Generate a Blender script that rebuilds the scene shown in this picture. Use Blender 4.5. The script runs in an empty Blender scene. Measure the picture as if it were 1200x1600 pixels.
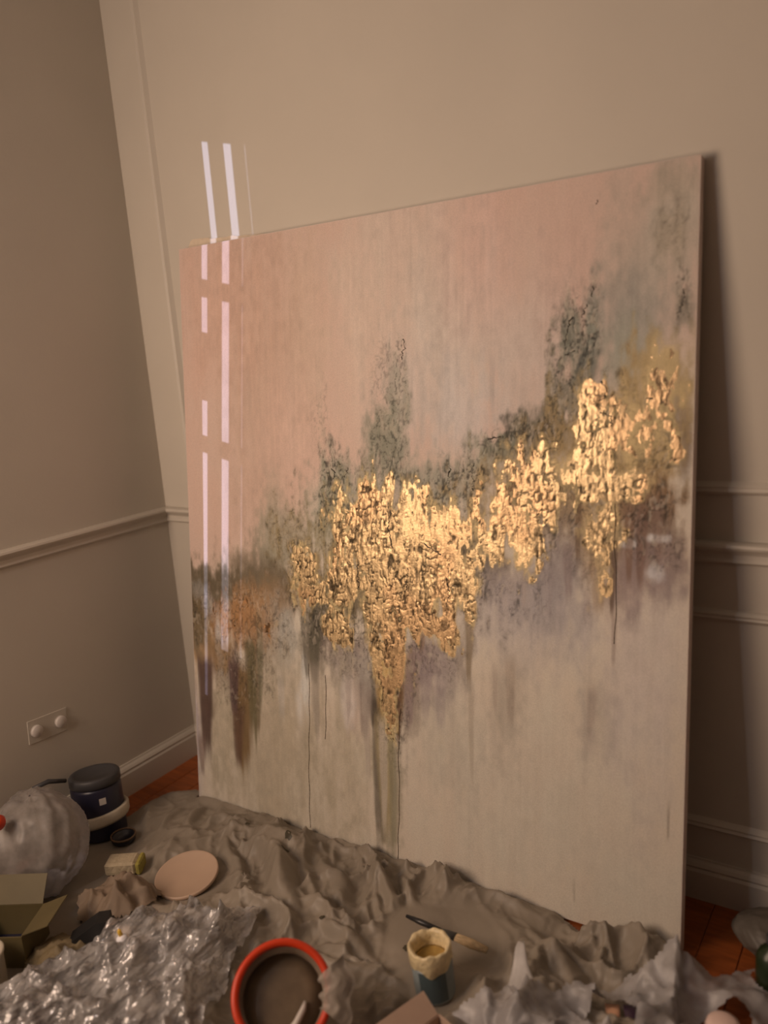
import bpy, math, random
import numpy as np
from mathutils import Matrix, Vector

random.seed(7)
rng = np.random.RandomState(11)
S = bpy.context.scene
COL = S.collection

# ------------------------------------------------------------------ camera, world, lights, exposure
cam_data = bpy.data.cameras.new('camera')
cam = bpy.data.objects.new('camera', cam_data)
COL.objects.link(cam)
cam_data.sensor_fit = 'VERTICAL'
cam_data.sensor_height = 34.6
cam_data.lens = 1293.55 / 1600 * 34.6
cam_data.clip_start = 0.02
cam_data.dof.use_dof = True
cam_data.dof.focus_distance = 2.25
cam_data.dof.aperture_fstop = 1.25
RIGHT, UP, FWD = ((0.83489, 0.54509, -0.07639), (-0.04649, 0.20812, 0.97700), (-0.54845, 0.81213, -0.19910))
cam.matrix_world = Matrix(((RIGHT[0], UP[0], -FWD[0], 2.1724), (RIGHT[1], UP[1], -FWD[1], -1.8928),
                           (RIGHT[2], UP[2], -FWD[2], 1.3959), (0, 0, 0, 1)))
S.camera = cam

world = bpy.data.worlds.new('night')
S.world = world
world.use_nodes = True
world.node_tree.nodes['Background'].inputs[0].default_value = (0.02, 0.022, 0.03, 1)
world.node_tree.nodes['Background'].inputs[1].default_value = 1.0


def lamp(name, kind, loc, power, color, size=0.1):
    d = bpy.data.lights.new(name, kind)
    d.energy = power
    d.color = color
    if kind == 'POINT':
        d.shadow_soft_size = size
    if kind == 'AREA':
        d.shape = 'DISK'
        d.size = size
    o = bpy.data.objects.new(name, d)
    o.location = loc
    COL.objects.link(o)
    return o


# warm lamp of the room, and a cooler small lamp near the photographer
work_lamp = lamp('work_lamp', 'AREA', (0.26, -1.98, 1.38), 32.0, (1.0, 0.715, 0.51), 1.0)
work_lamp.rotation_euler = Vector((0.73, 0.68, 0.0)).to_track_quat('-Z', 'Y').to_euler()
lamp('cool_lamp', 'POINT', (0.62, -2.30, 1.95), 11.0, (0.95, 0.90, 0.94), 0.02)
# street light that comes through the gaps of the shutters of the window in the left wall
sun_data = bpy.data.lights.new('street_light', 'SUN')
sun_data.energy = 2.35
sun_data.color = (0.64, 0.69, 1.0)
sun_data.angle = math.radians(0.25)
sun = bpy.data.objects.new('street_light', sun_data)
sun.rotation_euler = Vector((0.30, 1.0, -0.073)).to_track_quat('-Z', 'Y').to_euler()
sun.location = (-1.5, -6, 2)
COL.objects.link(sun)

S.view_settings.view_transform = 'Standard'
S.view_settings.look = 'None'
S.view_settings.gamma = 1.0
S.view_settings.use_curve_mapping = False
S.view_settings.exposure = 0.0


# ------------------------------------------------------------------ helpers
def lin(r, g, b):
    f = lambda c: c / 12.92 if c <= 0.04045 else ((c + 0.055) / 1.055) ** 2.4
    return (f(r / 255), f(g / 255), f(b / 255))


def mat(name, color, rough=0.6, metallic=0.0, noise=0.0, scale=20.0, bump=0.0, bscale=60.0, spec=0.5, transparent=0.0,
        stretch=(1, 1, 1), coat=0.0):
    m = bpy.data.materials.new(name)
    m.use_nodes = True
    nt = m.node_tree
    n, l = nt.nodes, nt.links
    p = n['Principled BSDF']
    p.inputs['Roughness'].default_value = rough
    p.inputs['Metallic'].default_value = metallic
    p.inputs['Specular IOR Level'].default_value = spec
    p.inputs['Coat Weight'].default_value = coat
    c = tuple(color) + (1,)
    p.inputs['Base Color'].default_value = c
    tc = n.new('ShaderNodeTexCoord')
    mp = n.new('ShaderNodeMapping')
    mp.inputs['Scale'].default_value = stretch
    l.new(tc.outputs['Object'], mp.inputs['Vector'])
    if noise > 0:
        t = n.new('ShaderNodeTexNoise')
        t.inputs['Scale'].default_value = scale
        t.inputs['Detail'].default_value = 5
        l.new(mp.outputs[0], t.inputs['Vector'])
        r = n.new('ShaderNodeMapRange')
        r.inputs[1].default_value = 0.3
        r.inputs[2].default_value = 0.7
        r.inputs[3].default_value = 1 - noise
        r.inputs[4].default_value = 1 + noise
        l.new(t.outputs['Fac'], r.inputs[0])
        x = n.new('ShaderNodeVectorMath')
        x.operation = 'SCALE'
        x.inputs[0].default_value = color
        l.new(r.outputs[0], x.inputs['Scale'])
        l.new(x.outputs[0], p.inputs['Base Color'])
    if bump > 0:
        t2 = n.new('ShaderNodeTexNoise')
        t2.inputs['Scale'].default_value = bscale
        t2.inputs['Detail'].default_value = 4
        l.new(mp.outputs[0], t2.inputs['Vector'])
        b = n.new('ShaderNodeBump')
        b.inputs['Strength'].default_value = bump
        b.inputs['Distance'].default_value = 0.01
        l.new(t2.outputs['Fac'], b.inputs['Height'])
        l.new(b.outputs[0], p.inputs['Normal'])
    if transparent > 0:
        tr = n.new('ShaderNodeBsdfTransparent')
        mx = n.new('ShaderNodeMixShader')
        mx.inputs[0].default_value = transparent
        l.new(p.outputs[0], mx.inputs[1])
        l.new(tr.outputs[0], mx.inputs[2])
        l.new(mx.outputs[0], n['Material Output'].inputs['Surface'])
    return m


def mesh_obj(name, verts, faces, material=None, parent=None, smooth=False, loc=(0, 0, 0), rot=(0, 0, 0)):
    me = bpy.data.meshes.new(name)
    me.from_pydata([tuple(map(float, v)) for v in verts], [], [tuple(map(int, f)) for f in faces])
    me.update()
    if smooth:
        me.polygons.foreach_set('use_smooth', [True] * len(me.polygons))
    if material:
        me.materials.append(material)
    o = bpy.data.objects.new(name, me)
    o.location = loc
    o.rotation_euler = rot
    COL.objects.link(o)
    if parent:
        o.parent = parent
    return o


def np_mesh(name, co, quads, material=None, parent=None, smooth=True, cols=None):
    """fast mesh out of arrays: co (N,3), quads (M,4)"""
    used = np.unique(quads)
    remap = -np.ones(len(co), int)
    remap[used] = np.arange(len(used))
    co = co[used]
    q = remap[quads]
    k = q.shape[1]
    me = bpy.data.meshes.new(name)
    me.vertices.add(len(co))
    me.vertices.foreach_set('co', co.astype(np.float32).ravel())
    me.loops.add(q.size)
    me.loops.foreach_set('vertex_index', q.astype(np.int32).ravel())
    me.polygons.add(len(q))
    me.polygons.foreach_set('loop_start', np.arange(0, q.size, k, dtype=np.int32))
    me.polygons.foreach_set('loop_total', np.full(len(q), k, dtype=np.int32))
    me.polygons.foreach_set('use_smooth', np.full(len(q), smooth, dtype=bool))
    me.update(calc_edges=True)
    if cols is not None:
        a = me.color_attributes.new('paint', 'FLOAT_COLOR', 'POINT')
        c4 = np.ones((len(co), 4), np.float32)
        c4[:, :3] = cols[used]
        a.data.foreach_set('color', c4.ravel())
    if material:
        me.materials.append(material)
    o = bpy.data.objects.new(name, me)
    COL.objects.link(o)
    if parent:
        o.parent = parent
    return o


def box_data(x0, x1, y0, y1, z0, z1, b=0.0):
    """a box; with b > 0 its edges are chamfered"""
    if b <= 0:
        v = [(x, y, z) for x in (x0, x1) for y in (y0, y1) for z in (z0, z1)]
        f = [(0, 1, 3, 2), (4, 6, 7, 5), (0, 4, 5, 1), (2, 3, 7, 6), (0, 2, 6, 4), (1, 5, 7, 3)]
        return v, f
    c = ((x0 + x1) / 2, (y0 + y1) / 2, (z0 + z1) / 2)
    h = ((x1 - x0) / 2, (y1 - y0) / 2, (z1 - z0) / 2)
    v, idx = [], {}
    for sx in (-1, 1):
        for sy in (-1, 1):
            for sz in (-1, 1):
                s = (sx, sy, sz)
                for ax in range(3):
                    idx[s + (ax,)] = len(v)
                    v.append(tuple(c[i] + s[i] * (h[i] - (0 if i == ax else b)) for i in range(3)))
    f = []
    for ax in range(3):
        a1, a2 = (ax + 1) % 3, (ax + 2) % 3
        for sg in (-1, 1):
            def K(u, w, k):
                s = [0, 0, 0]; s[ax] = sg; s[a1] = u; s[a2] = w
                return idx[tuple(s) + (k,)]
            q = [K(-1, -1, ax), K(1, -1, ax), K(1, 1, ax), K(-1, 1, ax)]
            f.append(tuple(q if sg > 0 else q[::-1]))
    for ax in range(3):
        a1, a2 = (ax + 1) % 3, (ax + 2) % 3
        for s1 in (-1, 1):
            for s2 in (-1, 1):
                def E(t, k):
                    s = [0, 0, 0]; s[ax] = t; s[a1] = s1; s[a2] = s2
                    return idx[tuple(s) + (k,)]
                q = [E(-1, a1), E(1, a1), E(1, a2), E(-1, a2)]
                f.append(tuple(q if s1 * s2 < 0 else q[::-1]))
    for sx in (-1, 1):
        for sy in (-1, 1):
            for sz in (-1, 1):
                t = [idx[(sx, sy, sz, k)] for k in range(3)]
                f.append(tuple(t if sx * sy * sz > 0 else t[::-1]))
    return v, f


def join(parts):
    V, F = [], []
    for v, f in parts:
        o = len(V)
        V += list(v)
        F += [tuple(i + o for i in q) for q in f]
    return V, F


def lathe(prof, n=40, closed=False):
    """profile of (r, z) turned about z"""
    V, F = [], []
    for r, z in prof:
        for i in range(n):
            a = 2 * math.pi * i / n
            V.append((r * math.cos(a), r * math.sin(a), z))
    m = len(prof)
    rows = range(m if closed else m - 1)
    for j in rows:
        k = (j + 1) % m
        for i in range(n):
            i2 = (i + 1) % n
            F.append((j * n + i, j * n + i2, k * n + i2, k * n + i))
    if not closed:
        if prof[0][0] > 1e-6:
            F.append(tuple(range(n))[::-1])
        if prof[-1][0] > 1e-6:
            F.append(tuple((m - 1) * n + i for i in range(n)))
    return V, F


def tube(pts, rad, n=8, flat=1.0, flat_axis=None):
    pts = [Vector(p) for p in pts]
    rads = rad if isinstance(rad, (list, tuple)) else [rad] * len(pts)
    V, F = [], []
    for i, p in enumerate(pts):
        d = (pts[min(i + 1, len(pts) - 1)] - pts[max(i - 1, 0)]).normalized()
        ref = Vector(flat_axis) if flat_axis else (Vector((0, 0, 1)) if abs(d.z) < 0.9 else Vector((1, 0, 0)))
        a = d.cross(ref).normalized()
        b = a.cross(d).normalized()
        for k in range(n):
            t = 2 * math.pi * k / n
            V.append(p + a * (rads[i] * math.cos(t)) + b * (rads[i] * flat * math.sin(t)))
    for i in range(len(pts) - 1):
        for k in range(n):
            k2 = (k + 1) % n
            F.append((i * n + k, i * n + k2, (i + 1) * n + k2, (i + 1) * n + k))
    F.append(tuple(range(n))[::-1])
    F.append(tuple((len(pts) - 1) * n + k for k in range(n)))
    return V, F


def tag(o, label=None, cat=None, group=None, kind=None):
    if label: o['label'] = label
    if cat: o['category'] = cat
    if group: o['group'] = group
    if kind: o['kind'] = kind
    return o


def empty(name, loc, rot=(0, 0, 0)):
    o = bpy.data.objects.new(name, None)
    o.location = loc
    o.rotation_euler = rot
    o.empty_display_size = 0.05
    COL.objects.link(o)
    return o


def hash2(ix, iy, seed):
    h = (ix.astype(np.int64) * 374761393 + iy.astype(np.int64) * 668265263 + seed * 974634777) & 0xFFFFFFFF
    h = ((h ^ (h >> 13)) * 1274126177) & 0xFFFFFFFF
    h = (h ^ (h >> 16)) & 0xFFFFFF
    return h / float(0xFFFFFF)


def vnoise(x, y, seed=0):
    ix, iy = np.floor(x), np.floor(y)
    fx, fy = x - ix, y - iy
    fx = fx * fx * fx * (fx * (fx * 6 - 15) + 10)
    fy = fy * fy * fy * (fy * (fy * 6 - 15) + 10)
    a, b = hash2(ix, iy, seed), hash2(ix + 1, iy, seed)
    c, d = hash2(ix, iy + 1, seed), hash2(ix + 1, iy + 1, seed)
    return (a * (1 - fx) + b * fx) * (1 - fy) + (c * (1 - fx) + d * fx) * fy


def fbm(x, y, seed=0, octaves=4, gain=0.5):
    t, amp, tot = 0, 1.0, 0
    c, s = math.cos(0.6), math.sin(0.6)
    for o in range(octaves):
        t = t + amp * vnoise(x, y, seed + o * 17)
        tot += amp
        amp *= gain
        x, y = x * 2.03 + 11.3, y * 2.03 + 7.7
    return t / tot


def ridged(x, y, seed=0, octaves=3):
    t, amp, tot = 0, 1.0, 0
    for o in range(octaves):
        n = 1 - np.abs(2 * vnoise(x, y, seed + o * 31) - 1)
        t = t + amp * n * n
        tot += amp
        amp *= 0.5
        x, y = (x * 0.8 - y * 0.6) * 2.1 + 3.1, (x * 0.6 + y * 0.8) * 2.1 + 5.3
    return t / tot


def sstep(a, b, x):
    t = np.clip((x - a) / (b - a), 0, 1)
    return t * t * (3 - 2 * t)


# ------------------------------------------------------------------ materials of the room
M_WALL = mat('wall_paint', (0.56, 0.52, 0.455), 0.62, noise=0.03, scale=3, bump=0.03, bscale=140)
M_TRIM = mat('trim_paint', (0.58, 0.54, 0.475), 0.5, noise=0.02, scale=6)
M_CEIL = mat('ceiling_paint', (0.6, 0.58, 0.54), 0.7)
M_WOOD = mat('floor_wood', lin(146, 78, 36), 0.42, noise=0.28, scale=9, bump=0.1, bscale=40, stretch=(1, 9, 1))
M_SHUT = mat('shutter_wood', (0.3, 0.25, 0.2), 0.6, noise=0.1)
M_PLATE = mat('outlet_plastic', (0.54, 0.50, 0.44), 0.45)
M_COVER = mat('outlet_cover', (0.64, 0.60, 0.57), 0.35)

# ------------------------------------------------------------------ room
RX, RY, RZ, T = 3.4, -3.6, 2.75, 0.12


def struct(name, data, m, parent=None, smooth=False):
    o = mesh_obj(name, data[0], data[1], m, parent, smooth)
    if parent is None:
        o['kind'] = 'structure'
    return o


struct('wall_back', box_data(-T, RX + T, 0, T, -0.1, RZ + T), M_WALL)
M_WALLB = mat('dark_unseen_wall', (0.26, 0.22, 0.19), 0.6)  # walls out of view, given a made-up dark tone to cut bounced fill
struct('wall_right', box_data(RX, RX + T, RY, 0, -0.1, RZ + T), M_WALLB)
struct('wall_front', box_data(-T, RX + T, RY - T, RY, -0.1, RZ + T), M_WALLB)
WY0, WY1, WZ0, WZ1 = -2.25, -1.06, 0.12, 2.22
struct('wall_left', join([box_data(-T, 0, WY1, 0, -0.1, RZ + T), box_data(-T, 0, RY, WY0, -0.1, RZ + T),
                          box_data(-T, 0, WY0, WY1, -0.1, WZ0), box_data(-T, 0, WY0, WY1, WZ1, RZ + T)]), M_WALL)
struct('ceiling', box_data(-T, RX + T, RY - T, T, RZ, RZ + T), M_CEIL)
floor = struct('floor', box_data(-T, RX + T, RY - T, T, -0.1, -0.004), mat('floor_joint', (0.05, 0.03, 0.02), 0.8))
PW = 0.085
v, f = box_data(0, PW - 0.0015, -0.9, 0.9, -0.02, 0.0, 0.0012)
plank_mesh = None
for i in range(int(RX / PW)):
    for j in range(2):
        x = i * PW
        y = -0.9 - 1.8 * j
        if plank_mesh is None:
            p = mesh_obj('plank', v, f, M_WOOD, floor)
            plank_mesh = p.data
        else:
            p = bpy.data.objects.new('plank', plank_mesh)
            COL.objects.link(p)
            p.parent = floor
        p.location = (x, y - 0.0015 * j, -0.0012 * ((i * 7 + j * 3) % 3) / 3)

# the window in the left wall, beside the photographer: shutter boards with two narrow gaps between them
win = struct('window_1', join([box_data(-T, 0.015, WY1 - 0.05, WY1 + 0.0, WZ0, WZ1), box_data(-T, 0.015, WY0, WY0 + 0.05, WZ0, WZ1),
                               box_data(-T, 0.015, WY0, WY1, WZ1 - 0.04, WZ1), box_data(-T, 0.015, WY0, WY1, WZ0, WZ0 + 0.03)]), M_SHUT)


def board(y0t, y1t, y0b, y1b, z0, z1, name='slat'):
    """shutter board whose edges may slope a little"""
    x0, x1 = 0.0, 0.006
    vv = [(x, y, z) for x in (x0, x1) for (y, z) in ((y0b, z0), (y1b, z0), (y1t, z1), (y0t, z1))]
    ff = [(3, 2, 1, 0), (4, 5, 6, 7), (0, 1, 5, 4), (1, 2, 6, 5), (2, 3, 7, 6), (3, 0, 4, 7)]
    mesh_obj(name, vv, ff, M_SHUT, win)


def gap(c, w, z):
    k = 0.04 * (z - 1.87)
    return -(c + k + w / 2), -(c + k - w / 2)


ZB, ZT = WZ0 + 0.03, 2.10
gA, gB = (1.205, 0.097), (1.490, 0.114)
aT, aB = gap(*gA, ZT), gap(*gA, ZB)
bT, bB = gap(*gB, ZT), gap(*gB, ZB)
board(aT[1], WY1 - 0.02, aB[1], WY1 - 0.02, ZB, ZT)
board(bT[1], aT[0], bB[1], aB[0], ZB, ZT)
# a third, almost closed gap
cT, cB = gap(1.71, 0.0245, ZT), gap(1.71, 0.0245, ZB)
board(cT[1], bT[0], cB[1], bB[0], ZB, ZT)
board(WY0 + 0.02, cT[0], WY0 + 0.02, cB[0], ZB, ZT)
mesh_obj('top_rail', *box_data(0.0, 0.02, WY0 + 0.02, WY1 - 0.02, ZT - 0.003, WZ1 - 0.02), M_SHUT, win)
for zc in (1.685, 1.222):
    mesh_obj('cross_rail', *box_data(-0.02, -0.001, WY0 + 0.02, WY1 - 0.02, zc - 0.026, zc + 0.022), M_SHUT, win)
mesh_obj('beam_stop', *box_data(-0.016, -0.001, -1.33, WY1 - 0.02, ZB, 0.425), M_SHUT, win)  # unseen blocker, added to cut off the lower end of the left beam
mesh_obj('beam_stop', *box_data(-0.016, -0.001, WY0 + 0.02, -1.331, ZB, 0.60), M_SHUT, win)  # added likewise, ends the other beams higher up
mesh_obj('gap_blocker', *box_data(-0.016, -0.001, -1.27, -1.13, 1.352, 1.553, 0.004), M_SHUT, win)  # unseen piece added to block a stretch of the left light streak

# mouldings
def moulding(name, profile, axis, a0, a1, m, parent=None):
    """profile [(depth from wall, height)] swept along the wall: axis x on the back wall, y on the left wall"""
    V = []
    for a in (a0, a1):
        for d, z in profile:
            V.append((a, -d, z) if axis == 'x' else (d, a, z))
    n = len(profile)
    F = [(i, i + 1, n + i + 1, n + i) for i in range(n - 1)] + [tuple(range(n))[::-1], tuple(range(n, 2 * n))]
    o = mesh_obj(name, V, F, m, parent)
    if parent is None:
        o['kind'] = 'structure'
    return o


rail = [(0, 0.858), (0.006, 0.858), (0.012, 0.864), (0.008, 0.870), (0.008, 0.880), (0.016, 0.889), (0.024, 0.894), (0.028, 0.900), (0.026, 0.906), (0.018, 0.909), (0, 0.910)]
base = [(0, 0.0), (0.016, 0.0), (0.016, 0.075), (0.012, 0.082), (0.014, 0.088), (0.010, 0.096), (0.005, 0.102), (0.004, 0.107), (0, 0.107)]
moulding('trim_1', rail, 'x', 0.0, RX, M_TRIM)
moulding('trim_2', rail, 'y', -1.0, -0.0, M_TRIM)
moulding('baseboard_back', base, 'x', 0.0, RX, M_TRIM)
moulding('baseboard_left', base, 'y', -1.04, -0.0, M_TRIM)
moulding('baseboard_left_far', base, 'y', RY, WY0, M_TRIM)


def panel_frame(name, x0, x1, z0, z1, w=0.030, h=0.013):
    """picture-frame moulding on the back wall, mitred corners"""
    prof = [(0.0, 0.0), (0.1, 0.55), (0.3, 1.0), (0.5, 0.75), (0.65, 0.85), (0.85, 0.35), (1.0, 0.0)]
    V, F = [], []
    for (cx, cz, sx, sz) in ((x0, z0, 1, 1), (x1, z0, -1, 1), (x1, z1, -1, -1), (x0, z1, 1, -1)):
        for t, d in prof:
            V.append((cx + sx * t * w, -d * h, cz + sz * t * w))
    n = len(prof)
    for k in range(4):
        k2 = (k + 1) % 4
        for i in range(n - 1):
            F.append((k * n + i, k * n + i + 1, k2 * n + i + 1, k2 * n + i)[::-1])
    o = mesh_obj(name, V, F, M_TRIM)
    o['kind'] = 'structure'


panel_frame('trim_3', 0.135, 2.35, 1.014, 2.56)
panel_frame('trim_4', 0.135, 2.35, 0.190, 0.750)

# outlet low on the left wall with two round covers
t = tag(empty('wall_outlet', (0, -0.561, 0.353), (math.radians(-4), 0, 0)), 'wall outlet with two round pale covers, low on the left wall above the bag', 'outlet')
mesh_obj('face_plate', *box_data(0, 0.0028, -0.066, 0.066, -0.036, 0.036, 0.0012), M_WALL, t)
for dy in (-0.0405, 0.0405):
    V, F = lathe([(0.0185, 0.0), (0.0185, 0.008), (0.0165, 0.0105), (0.001, 0.011)], 24)
    o = mesh_obj('socket_cover', [(z + 0.003, x, y) for x, y, z in V], F, M_COVER, t, True)
    o.location = (0, dy, 0)

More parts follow.
